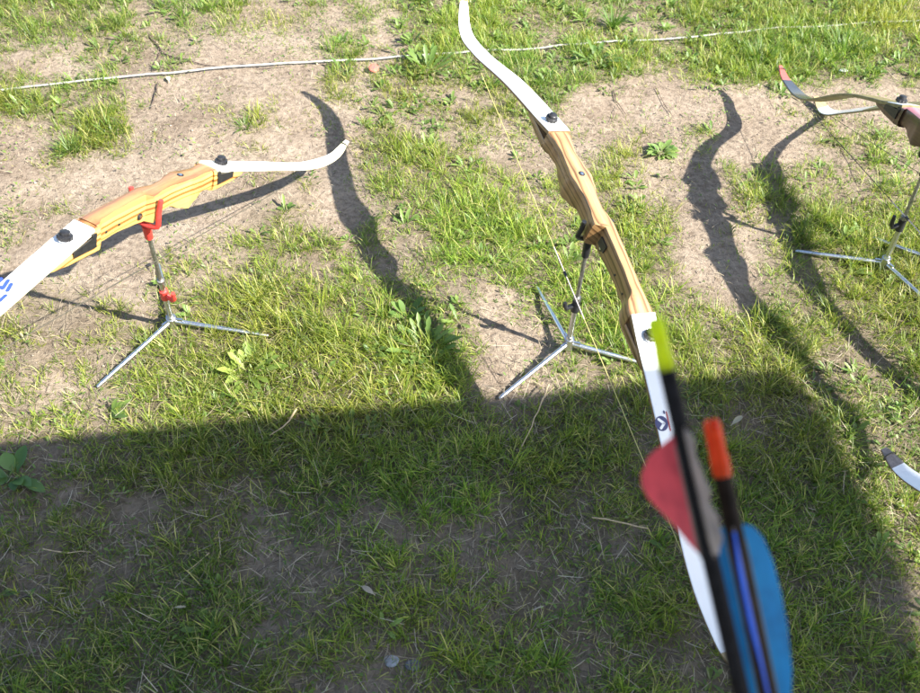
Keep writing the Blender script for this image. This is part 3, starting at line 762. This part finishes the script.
out, out_m, _ = make_bow(O_OUT, *A_OUT, PR_OUT, 'recurve bow whose white far limb curls on the ground beside the red tipped limb', [M_BWOOD, M_CWOOD], W0, [(0, M_OLIVE), (.55, M_WHITE), (.93, M_TAN)], M_OLIVE, M_DARKSTR, GB, wt='broad')
# a fifth bow, of which the photograph shows only one tip at the right edge
A_TIP = (121, -12, 4); PR_TIP = (.045, .10, .125, .112, .21)
a_, n_, s_ = basis(*A_TIP); U_, V_ = limb_curve(PR_TIP)
O_TIP = at(884, 448, .085) - a_ * U_[-1] - n_ * V_[-1]
tipb, tip_m, _ = make_bow(tuple(O_TIP), *A_TIP, PR_TIP, 'recurve bow showing only its white limb and grey tip at the right edge', [M_BWOOD, M_CWOOD], W0, [(0, M_WHITE), (.935, M_GREYTIP)], M_EDGE, M_DARKSTR, GB, wt='broad')

# print on the limbs
LL = limb_len(PR_MID)
def circ(t, y, r, n=28, LLx=None): return [(t + r * math.cos(6.2832 * k / n) / LLx, y + r * math.sin(6.2832 * k / n)) for k in range(n)]
def invert(mat4, pr, side, px, py):
    """where on a limb's outer face a printed mark sits (t, y)"""
    best = None
    M_ = np.array(mat4)
    for t in np.linspace(.05, .95, 181):
        for y in np.linspace(-.026, .026, 27):
            q = M_ @ np.array([*limb_point(pr, side, t, y), 1]); x_, y_ = proj(q[:3]); d = (x_ - px) ** 2 + (y_ - py) ** 2
            if best is None or d < best[0]: best = (d, t, y)
    return best[1], best[2]
tm, ym = invert(mid_m, PR_MID, -1, 662, 424)
LM = limb_len(PR_MID)
print('mid logo', tm, ym)
ring = [(0, 0, circ(tm, ym, .0115, 30, LM)), (1, .0002, circ(tm, ym, .0100, 30, LM)), (2, .0004, stroke(tm - .0068 / LM, ym + .0040, tm + .0004 / LM, ym - .0042, .0042, LM)), (2, .0004, stroke(tm + .0004 / LM, ym - .0042, tm + .0068 / LM, ym + .0030, .0042, LM)),
        (3, .0001, stroke(tm - .016 / LM, ym - .0125, tm + .012 / LM, ym - .0125, .0022, LM)), (0, .0001, stroke(tm - .0175 / LM, ym - .0085, tm - .0150 / LM, ym - .0085, .003, LM))]
decal(mid, PR_MID, -1, ring, 'limb_logo', [M_NAVY, M_NAVY, M_WHITE, M_REDINK])
LLf = limb_len(PR_LEF)
def imark(px0, py0, px1, py1, wd):
    t0, y0 = invert(lef_m, PR_LEF, -1, px0, py0); t1, y1 = invert(lef_m, PR_LEF, -1, px1, py1)
    return (0, 0, stroke(t0, y0, t1, y1, wd, LLf))
decal(lef, PR_LEF, -1, [imark(7.5, 291, 11, 284, .0062), imark(0, 288, 3, 288, .0062), imark(3, 288.5, 7.5, 281.5, .0062), imark(-1, 301, 5, 295.5, .0062), imark(-3, 283, 1, 279, .0062), imark(-9, 306, -4, 303, .0062), imark(-9, 293, -5, 290, .0062)], 'limb_lettering', [M_BLUEINK])

# ------------------------------------------------------------------ the stands
def make_stand(hub, dirs, leglen, bow_m, u_at, vb, coat, label, forkside, leg_mat=M_STEEL, halfw=.021, hook_z=.17, jh=.026, hgt=.036):
    M_ = np.array(bow_m)
    A = M_[:3, 0]; Y = M_[:3, 1]; Nn = M_[:3, 2]; O = M_[:3, 3]
    hub = np.array([hub[0], hub[1], float(gz(hub[0], hub[1])) + .022])
    seat = O + A * u_at * SC + Nn * (vb - .004) * SC
    root = empty('bow_stand', Matrix.Translation(Vector((hub[0], hub[1], hub[2] - .022))), label, 'bow stand', 'tripod stands carrying the bows')
    o = np.array([hub[0], hub[1], hub[2] - .022]); H = hub - o; S = seat - o
    up = (S - H) / np.linalg.norm(S - H)
    mb = MB(); tube(mb, [H - up * .012, H + up * .014], [.0105, .0095], 14); tube(mb, [H + up * .014, H + up * .02], [.0075, .006], 12)
    mb.build('hub', M_STEEL, root)
    for d in dirs:
        d = np.array([math.cos(d), math.sin(d), 0]); tip = d * leglen
        tip[2] = float(gz(o[0] + tip[0], o[1] + tip[1])) - o[2] + .005
        mb = MB(); st = H + d * .007
        w = np.cross(d, [0, 0, 1.0])
        tube(mb, [st, st * .65 + tip * .35, tip * .97 + st * .03, tip], [.0047, .0046, .0040, .0022], 10)
        l = mb.build('leg', leg_mat, root)
        mb = MB(); box(mb, H + d * .012, [d, w, np.array([0, 0, 1.0])], (.010, .0022, .007)); mb.build('hinge', M_STEEL, l, smooth=False)
    mb = MB(); top = S - up * .012; mid_ = H + (S - H) * .45
    tube(mb, [H, mid_], .0052, 12, 0); tube(mb, [mid_ - up * .004, mid_ + up * .004], .0068, 12, 1); tube(mb, [mid_, top], .0038, 10, 1)
    mb.build('mast', [M_STEEL, M_DSTEEL], root)
    # lower hook holds the string: a small J beside the mast
    hk = H + up * (hook_z * .62); fwd = A - up * (A @ up); fwd /= np.linalg.norm(fwd); sdv = np.cross(up, fwd)
    mb = MB(); tube(mb, [hk - up * .014, hk + up * .014], [.0082, .0078], 12)
    q = hk + sdv * forkside * .006
    tube(mb, [q, q + sdv * forkside * .012 - up * .004, q + sdv * forkside * .016 + up * .004, q + sdv * forkside * .017 + up * jh], [.0048, .0048, .0046, .0036], 10)
    mb.build('string_hook', coat, root)
    # upper fork: a coated U, its prongs standing either side of the grip
    mb = MB(); yy = Y / np.linalg.norm(Y); hw = halfw * SC + .0045
    tube(mb, [S - up * .045, S - up * .010], [.0068, .0072], 12)
    path = []
    for k in range(9):
        an = math.pi * k / 8
        path.append(S + yy * math.cos(an) * hw - Nn * (math.sin(an) * .009 - .004))
    path = [path[0] + Nn * hgt + yy * .003] + [path[0] + Nn * hgt * .5] + path + [path[-1] + Nn * hgt * .5] + [path[-1] + Nn * hgt - yy * .003]
    tube(mb, path, [.0040] + [.0044] * (len(path) - 2) + [.0040], 10)
    mb.build('fork', coat, root)
    return root
def ddir(h, t): a = at(*h, .02); b_ = at(*t, 0.0); return math.atan2(b_[1] - a[1], b_[0] - a[0])
hm, hl, hr = (568, 346), (172, 322), (885, 262)
make_stand(at(*hm, .02), [ddir(hm, (495, 405)), ddir(hm, (535, 285)), ddir(hm, (635, 367))], .185, mid_m, -.004, -.027, M_BLACK, 'steel tripod stand with black coated fork under the middle bow', 1, halfw=.0175, jh=.012)
make_stand(at(*hl, .02), [ddir(hl, (88, 395)), ddir(hl, (250, 335)), ddir(hl, (156, 250))], .185, lef_m, -.012, -.029, M_RED, 'steel tripod stand with red coated fork and hook under the left bow', -1, halfw=.019, hgt=.046)
make_stand(at(*hr, .02), [ddir(hr, (800, 255)), ddir(hr, (925, 305)), ddir(hr, (912, 205))], .185, rgt_m, .02, -.028, M_BLACK, 'steel tripod stand with black hook under the walnut bow at right', 1, halfw=.0175)
for mm, lab in ((out_m, 'tripod stand outside the frame under the bow with the curled white limb'), (tip_m, 'tripod stand outside the frame under the bow at the right edge')):
    g_ = np.array(mm)[:3, 3]
    make_stand((g_[0], g_[1], 0), [0.4, 2.5, 4.6], .185, mm, .02, -.028, M_BLACK, lab, 1, halfw=.0175)

# ------------------------------------------------------------------ arrows close to the camera
def make_arrow(p0, p1, label, rad, nock_mat, shaft_mats, vanes, nock_len, length=.72, slot_side=False):
    p0 = np.array(p0); p1 = np.array(p1); ax = (p1 - p0) / np.linalg.norm(p1 - p0)
    e1 = IX - ax * (IX @ ax); e1 /= np.linalg.norm(e1); e2 = np.cross(e1, ax)
    if e2 @ F > 0: e2 = -e2
    bot = p0 + ax * length
    m4 = Matrix(((e1[0], e2[0], -ax[0], bot[0]), (e1[1], e2[1], -ax[1], bot[1]), (e1[2], e2[2], -ax[2], bot[2]), (0, 0, 0, 1)))
    if np.linalg.det(np.array(m4)[:3, :3]) < 0:
        m4 = Matrix(((e1[0], e2[0], -ax[0], bot[0]), (e1[1], e2[1], -ax[1], bot[1]), (e1[2], e2[2], -ax[2], bot[2]), (0, 0, 0, 1)))
    root = empty('arrow', m4, label, 'arrow', 'arrows held upright close to the camera')
    T = length
    mb = MB(); tube(mb, [(0, 0, .02), (0, 0, T - nock_len)], rad, 20, 0)
    mb.build('shaft', shaft_mats, root)
    mb = MB(); tube(mb, [(0, 0, -.004), (0, 0, .003), (0, 0, .021)], [.0006, rad * .8, rad], 16); mb.build('point', M_STEEL, root)
    # nock: turned sleeve with two prongs either side of a slot
    mb = MB(); z0 = T - nock_len
    tube(mb, [(0, 0, z0 - .002), (0, 0, z0), (0, 0, z0 + .002), (0, 0, z0 + nock_len * .30), (0, 0, z0 + nock_len * .36), (0, 0, z0 + nock_len * .78)], [rad * 1.0, rad * 1.06, rad * 1.06, rad * 1.04, rad * .94, rad * .97], 20)
    for sg in (-1, 1):
        rows = []; zs = [(z0 + nock_len * .76, .97), (z0 + nock_len * .86, .98), (z0 + nock_len * .95, .86), (T, .55)]
        for z, k in zs:
            r_ = rad * k; g = rad * .26
            row = [(sg * g, -math.sqrt(max(0, r_ * r_ - g * g)), z)]
            a0 = math.acos(min(1, g / r_))
            row = [(sg * r_ * math.cos(q), r_ * math.sin(q), z) for q in np.linspace(-a0, a0, 9)]
            if slot_side: row = [(b_, a_, z_) for a_, b_, z_ in row]
            rows.append(row)
        V = [p for r_ in rows for p in r_]; n = 9; fc = []
        for i in range(len(rows) - 1):
            for k in range(n): fc.append((i * n + k, i * n + (k + 1) % n, (i + 1) * n + (k + 1) % n, (i + 1) * n + k))
        fc.append(tuple((len(rows) - 1) * n + k for k in range(n)))
        mb.add(V, fc)
    mb.build('nock', nock_mat, root)
    for phi, z_top, ln, hgt, prof, mat_, ragged in vanes:
        d = np.array([math.cos(R(phi)), math.sin(R(phi)), 0]); q = np.array([-d[1], d[0], 0]); th = .0005
        rr = np.random.default_rng(int(phi) + 400)
        ts = np.linspace(0, 1, 41); V = []; fc = []
        for t in ts:
            h = lerp(prof, t) * hgt
            if ragged: h *= 1 + rr.normal(0, ragged * .35) + ragged * (math.sin(t * 17 + 1) + .8 * math.sin(t * 31)) * .6
            z = z_top - t * ln
            bend = q * .0012 * math.sin(t * 5 + phi)
            for sg in (-1, 1):
                V.append(d * rad * .9 + q * sg * th * 1.6 + np.array([0, 0, z]))
                V.append(d * (rad + h * .5) + q * sg * th + bend * .5 + np.array([0, 0, z]))
                V.append(d * (rad + h) + q * sg * th * .5 + bend + np.array([0, 0, z]))
        for i in range(40):
            a = i * 6
            for k in ((0, 1), (1, 2)):
                fc.append((a + k[0], a + k[1], a + 6 + k[1], a + 6 + k[0])); fc.append((a + 3 + k[0], a + 9 + k[0], a + 9 + k[1], a + 3 + k[1]))
            fc.append((a + 2, a + 5, a + 11, a + 8))
        fc.append((0, 1, 2, 5, 4, 3)); fc.append(tuple(240 + k for k in (0, 3, 4, 5, 2, 1)))
        fl = link('fletching', V, fc, mat_, root, sharp=60)
        mb = MB(); zz = np.linspace(z_top + .002, z_top - ln - .002, 9)
        tube(mb, [tuple(d * (rad + .0001) + np.array([0, 0, z])) for z in zz], [.0004] + [.0010] * 7 + [.0004], 8)
        mb.build('foot', M_GLUE, fl)
    return root
def plasticish(name, col, tcol, rough=.35, tr=.35, streak=0.0):
    mt, nt, b = new_mat(name)
    tc = N(nt, 'ShaderNodeTexCoord'); mp = N(nt, 'ShaderNodeMapping'); mp.inputs['Scale'].default_value = (1, 1, .25)
    nt.links.new(tc.outputs['Object'], mp.inputs[0])
    no = N(nt, 'ShaderNodeTexNoise', Scale=220.0, Detail=6.0); nt.links.new(mp.outputs[0], no.inputs['Vector'])
    r = ramp(nt, [(0.3, tuple(c * (1 - .25 - streak) for c in col)), (0.7, col)]); nt.links.new(no.outputs['Fac'], r.inputs[0])
    big = N(nt, 'ShaderNodeTexNoise', Scale=90.0, Detail=3.0); nt.links.new(tc.outputs['Object'], big.inputs['Vector'])
    rb = ramp(nt, [(0.30, (.74, .74, .78)), (0.5, (1, 1, 1)), (0.7, (1.10, 1.08, 1.05))]); nt.links.new(big.outputs['Fac'], rb.inputs[0])
    mm_ = N(nt, 'ShaderNodeMixRGB', blend_type='MULTIPLY'); mm_.inputs[0].default_value = 1
    nt.links.new(r.outputs[0], mm_.inputs[1]); nt.links.new(rb.outputs[0], mm_.inputs[2])
    nt.links.new(mm_.outputs[0], b.inputs['Base Color']); b.inputs['Roughness'].default_value = rough
    t = N(nt, 'ShaderNodeBsdfTranslucent'); t.inputs[0].default_value = (*tcol, 1)
    mx = N(nt, 'ShaderNodeMixShader'); mx.inputs[0].default_value = tr
    nt.links.new(b.outputs[0], mx.inputs[1]); nt.links.new(t.outputs[0], mx.inputs[2]); nt.links.new(mx.outputs[0], nt.nodes['Material Output'].inputs[0])
    return mt
M_GLUE = simple('grey_brown_vane_foot', (.20, .165, .14), .6, var=.4, scale=150)
M_LIME = plasticish('lime_nock_plastic', (.75, .95, .03), (.95, 1, .05), .15, .6)
M_ORANGE = plasticish('orange_nock_plastic', (.95, .12, .03), (1, .17, .05), .2, .45)
M_REDV = plasticish('red_vane', (.88, .13, .17), (.95, .15, .18), .4, .35)
M_GREYV = plasticish('worn_grey_feather', (.52, .47, .45), (.55, .50, .47), .8, .3, .3)
M_TEALV = plasticish('blue_vane', (.0, .30, .66), (.0, .30, .70), .65, .35)
M_BLUEV = plasticish('bright_blue_vane', (.04, .20, .95), (.04, .22, .95), .4, .3)
M_SHAFT = simple('black_carbon_shaft', (.008, .008, .010), .5, var=.5, scale=200)
M_BSHAFT = simple('brown_black_shaft', (.016, .011, .009), .5, var=.6, scale=120)
for q_ in (M_SHAFT, M_BSHAFT): q_.node_tree.nodes['Principled BSDF'].inputs['Specular IOR Level'].default_value = 0.12
DEP = .40
REDP = [(0, 0), (.04, .25), (.12, .68), (.25, .95), (.34, 1), (.45, .93), (.6, .68), (.75, .42), (.9, .2), (1, .03)]
BLUP = [(0, 0), (.03, .42), (.10, .72), (.22, .92), (.38, 1), (.55, .96), (.75, .75), (.92, .35), (1, .03)]
def pxl(n): return n / FPX * DEP
p0 = atdepth(655, 318, DEP); p1 = atdepth(741.5, 693, DEP)
make_arrow(p0, p1, 'black arrow with lime green nock and one red fletching', .0038, M_LIME, M_SHAFT,
           [(186, .72 - pxl(119), pxl(122), .0185, REDP, M_REDV, 0), (76, .72 - pxl(116), pxl(124), .0090, [(0, .5), (.1, .9), (.5, 1), (.9, .8), (1, .5)], M_GREYV, .22)], pxl(50), slot_side=True)
p0 = atdepth(711, 419, DEP + .012); p1 = atdepth(768, 693, DEP + .012)
make_arrow(p0, p1, 'black arrow with orange nock and blue fletchings in front at right', .0041, M_ORANGE, M_BSHAFT,
           [(-16, .72 - pxl(112), .095, .0138, BLUP, M_TEALV, 0), (222, .72 - pxl(112), .095, .0138, BLUP, M_TEALV, 0), (107, .72 - pxl(116), .098, .0100, [(0, .1), (.1, .8), (.5, 1), (.9, .8), (1, .1)], M_BLUEV, .03)], pxl(56))

# ------------------------------------------------------------------ small things on the ground
def ground_path(pix, lift=.003, wob=0.0, seed=0, step=.01):
    r = np.random.default_rng(seed); P = [at(x, y, 0) for x, y in pix]; out_ = []
    for a, b_ in zip(P[:-1], P[1:]):
        k = max(1, int(np.linalg.norm(b_ - a) / step))
        for j in range(k): out_.append(a + (b_ - a) * j / k)
    out_.append(P[-1])
    o = []
    for q in out_:
        x = q[0] + r.normal(0, wob); y = q[1] + r.normal(0, wob); o.append((x, y, float(gz(x, y)) + lift))
    return o
def local(name, mb, mat_, label, cat, group=None):
    P = np.array(mb.v); c = P.mean(0); c[2] = P[:, 2].min(); mb.v = [tuple(q - c) for q in P]
    o = mb.build(name, mat_); o.location = c; return tag(o, label, cat, group)
mb = MB(); pix = [(-260, 112), (-80, 98), (0, 91), (60, 84.5), (130, 78), (230, 71), (330, 65), (440, 57), (560, 48), (680, 38.5), (760, 33), (835, 27), (920, 20), (1020, 10), (1200, -10)]
path = ground_path(pix, .0080, .0002, 3, .05)
tube(mb, path, .0027, 8)
local('boundary_cord', mb, M_ROPE, 'thin white cord stretched along the ground across the top', 'cord')
mb = MB(); c = at(374, 73, 0); c[2] = float(gz(c[0], c[1])) + .012; nrm = np.array([.1, -.35, 1]); nrm /= np.linalg.norm(nrm)
tube(mb, [c, c + nrm * .0012, c + nrm * .0030, c + nrm * .0034], [.0125, .0135, .0125, .0118], 24, 0); tube(mb, [c + nrm * .0034, c + nrm * .0040], [.0030, .0026], 12, 1)
local('plastic_cap', mb, [M_DISC, M_DSTEEL], 'small faded red plastic cap lying just below the cord', 'cap')
def twig(pix, r0, r1, mat_, label, seed, name='twig', lift=.004, branches=(), arch=0.0):
    mb = MB(); p = ground_path(pix, lift, .0012, seed, .015); n = len(p)
    p = [(q[0], q[1], q[2] + arch * math.sin(math.pi * i / (n - 1))) for i, q in enumerate(p)]
    tube(mb, p, list(np.linspace(r0, r1, n)), 6)
    for b_ in branches:
        q = ground_path(b_, lift + .002, .0012, seed + 5, .012); tube(mb, q, list(np.linspace(r1 * 1.1, r1 * .5, len(q))), 6)
    return local(name, mb, mat_, label, 'twig')
twig([(148, 33), (158, 45), (163, 52), (175, 58), (200, 66), (226, 72)], .0022, .0010, M_TWIG, 'dark forked twig lying above the cord', 1, branches=[[(161, 50), (155, 62), (152, 74)], [(163, 52), (172, 60), (170, 72)], [(163, 60), (160, 72)]])
twig([(158, 84), (155, 95), (151, 110)], .0020, .0010, M_TWIG, 'short dark twig crossing just under the cord', 2, branches=[[(156, 92), (161, 99)]])
twig([(612, 92), (616, 104), (626, 116)], .0014, .0007, M_TWIG, 'thin dark sprig on bare soil right of the middle bow', 3, branches=[[(618, 108), (612, 120), (608, 130)]])
twig([(655, 92), (662, 104), (670, 117)], .0010, .0006, M_TWIG, 'short dark sprig on bare soil left of the right hand shadows', 11, branches=[[(664, 107), (659, 112)]])
twig([(380, 140), (386, 150), (396, 163)], .0010, .0006, M_TWIG, 'thin dark sprig between the left bow tip and the middle string', 12)
twig([(240, 66), (262, 72), (286, 70)], .0010, .0007, M_TWIG, 'thin brown sprig touching the cord near the top', 13)
twig([(590, 525), (615, 530), (645, 537)], .0016, .0013, M_STICK, 'pale straight stick lying in the shaded grass left of the arrows', 4, lift=.018)
twig([(548, 392), (541, 410), (533, 430), (521, 455)], .0013, .0008, M_STICK, 'long curved dry stalk below the middle stand', 5, lift=.018, arch=.012, branches=[[(541, 410), (547, 402), (553, 396)]])
twig([(296, 415), (292, 428), (283, 435), (270, 441)], .0018, .0010, M_STICK, 'curved dry stalk at the edge of the big shadow', 6, lift=.016, arch=.008)
twig([(44, 551), (70, 553), (92, 553)], .0010, .0007, M_STICK, 'thin dry stalk lying flat in the shade at left', 7, lift=.012)
twig([(190, 573), (200, 565), (212, 555)], .0012, .0008, M_STICK, 'short dry stalk in the shade left of the centre', 8, lift=.014)
def dead_leaf(px, py, ln, wd, az_, label, col=(.40, .34, .25), lift=.016):
    p = at(px, py, 0); z = float(gz(p[0], p[1])) + lift
    cc = np.array([col]); v, f, c = strips(np.array([[0, 0, 0.0]]), np.array([az_]), np.array([1.35]), np.array([.35]), np.array([ln]), np.array([wd]), cc, OVALP, cc * .8, None, .35)
    o = big_mesh('dead_leaf', v, f, M_DRY, c); o.location = (p[0], p[1], z); return tag(o, label, 'leaf')
dead_leaf(376, 603, .026, .009, 2.6, 'pale grey dead leaf in the shade below the middle')
dead_leaf(727, 434, .034, .010, .75, 'dry pointed leaf in the shade right of the orange nock', (.36, .33, .22))
dead_leaf(170, 84, .028, .011, 2.0, 'cream dead leaf beside the cord and the twigs', (.62, .58, .42), .006)
dead_leaf(175, 612, .020, .004, .1, 'narrow straw coloured leaf in the shade at lower left', (.42, .36, .24))
def stone(px, py, r, label, mat_=M_STONE, flat=.5, seed=1, lift=.004):
    rr = np.random.default_rng(seed); p = at(px, py, 0); V = []; nu, nv = 14, 9
    k = rr.normal(0, 1, (3, 4))
    for j in range(nv + 1):
        th = math.pi * j / nv
        for i in range(nu):
            ph = 2 * math.pi * i / nu; d = np.array([math.sin(th) * math.cos(ph), math.sin(th) * math.sin(ph), math.cos(th)])
            q = 1 + .10 * math.sin(3 * d[0] + k[0, 0]) + .10 * math.sin(4 * d[1] + k[1, 0]) + .08 * math.sin(5 * d[2] + k[2, 0]) + rr.normal(0, .02)
            V.append(d * r * q * np.array([1.25, .85, flat]))
    f = [(j * nu + i, (j + 1) * nu + i, (j + 1) * nu + (i + 1) % nu, j * nu + (i + 1) % nu) for j in range(nv) for i in range(nu)]
    o = link('stone', V, f, mat_, None, sharp=50); o.location = (p[0], p[1], float(gz(p[0], p[1])) + lift); return tag(o, label, 'stone')
stone(842, 73, .010, 'small flat white stone on the soil right of the red bow tip', M_WHITE, .35, 2)
stone(392, 664, .010, 'pale grey stone half buried in the shade near the bottom', M_STONE, .35, 3, .001)
stone(413, 668, .010, 'darker grey stone next to the pale one near the bottom', simple('grey_stone', (.13, .13, .14), .9, var=.3, scale=120), .35, 4, .001)

M_SHADESHEET = plasticish('white_shade_sheet', (.75, .75, .74), (.25, .25, .25), .9, .25)  # pale see-through cloth for the added shadow-casting sheet
# ------------------------------------------------------------------ unseen sheet behind the photographer, added and shaped to throw the big shadow
def make_shade_sheet():
    root = empty('added_shade_sheet', Matrix.Translation(Vector((3.0, -1.5, 0))), 'unseen sheet on posts added to cast the big shadow, behind and right of the photographer', 'added_shade_sheet')
    o = np.array([3.0, -1.5, 0])
    sh = [(0, 441, 1.60), (300, 414, 1.68), (560, 391, 1.75), (762, 371, 1.80)]        # front edge, where its shadow falls
    edge = [at(x, y, 0) + SUNV * z for x, y, z in sh]
    e0 = edge[0] + (edge[0] - edge[1]) / np.linalg.norm(edge[0] - edge[1]) * 1.6
    rt = [at(784, 392, 0) + SUNV * 1.86, at(824, 470, 0) + SUNV * 2.2, at(888, 580, 0) + SUNV * 2.6]
    rt.append(rt[-1] + np.array([-.15, -.6, 0]))
    front = [e0] + edge; right = rt
    ring_ = front + right; back = [edge[-1] + np.array([.25, -1.35, .12]), edge[0] + np.array([.15, -1.15, .02]), e0 + np.array([.2, -1.1, 0])]
    ring_ = ring_ + back
    P = [q - o for q in ring_]; c = sum(P) / len(P); n = len(P)
    V = [c] + P + [c - np.array([0, 0, .03])] + [q - np.array([0, 0, .03]) for q in P]
    f = []
    for i in range(n):
        j = (i + 1) % n
        f.append((0, j + 1, i + 1)); f.append((n + 1, n + 2 + i, n + 2 + j)); f.append((i + 1, j + 1, n + 2 + j, n + 2 + i))
    link('shade_sheet_top', V, f, M_SHADESHEET, root, smooth=False)
    for q in (P[-1], P[-2]):
        mb = MB(); tube(mb, [(q[0], q[1], 0), (q[0], q[1], q[2] - .02)], .03, 12); mb.build('shade_sheet_post', M_DSTEEL, root)
    print('added_shade_sheet', [tuple(np.round(q, 2)) for q in ring_])
make_shade_sheet()
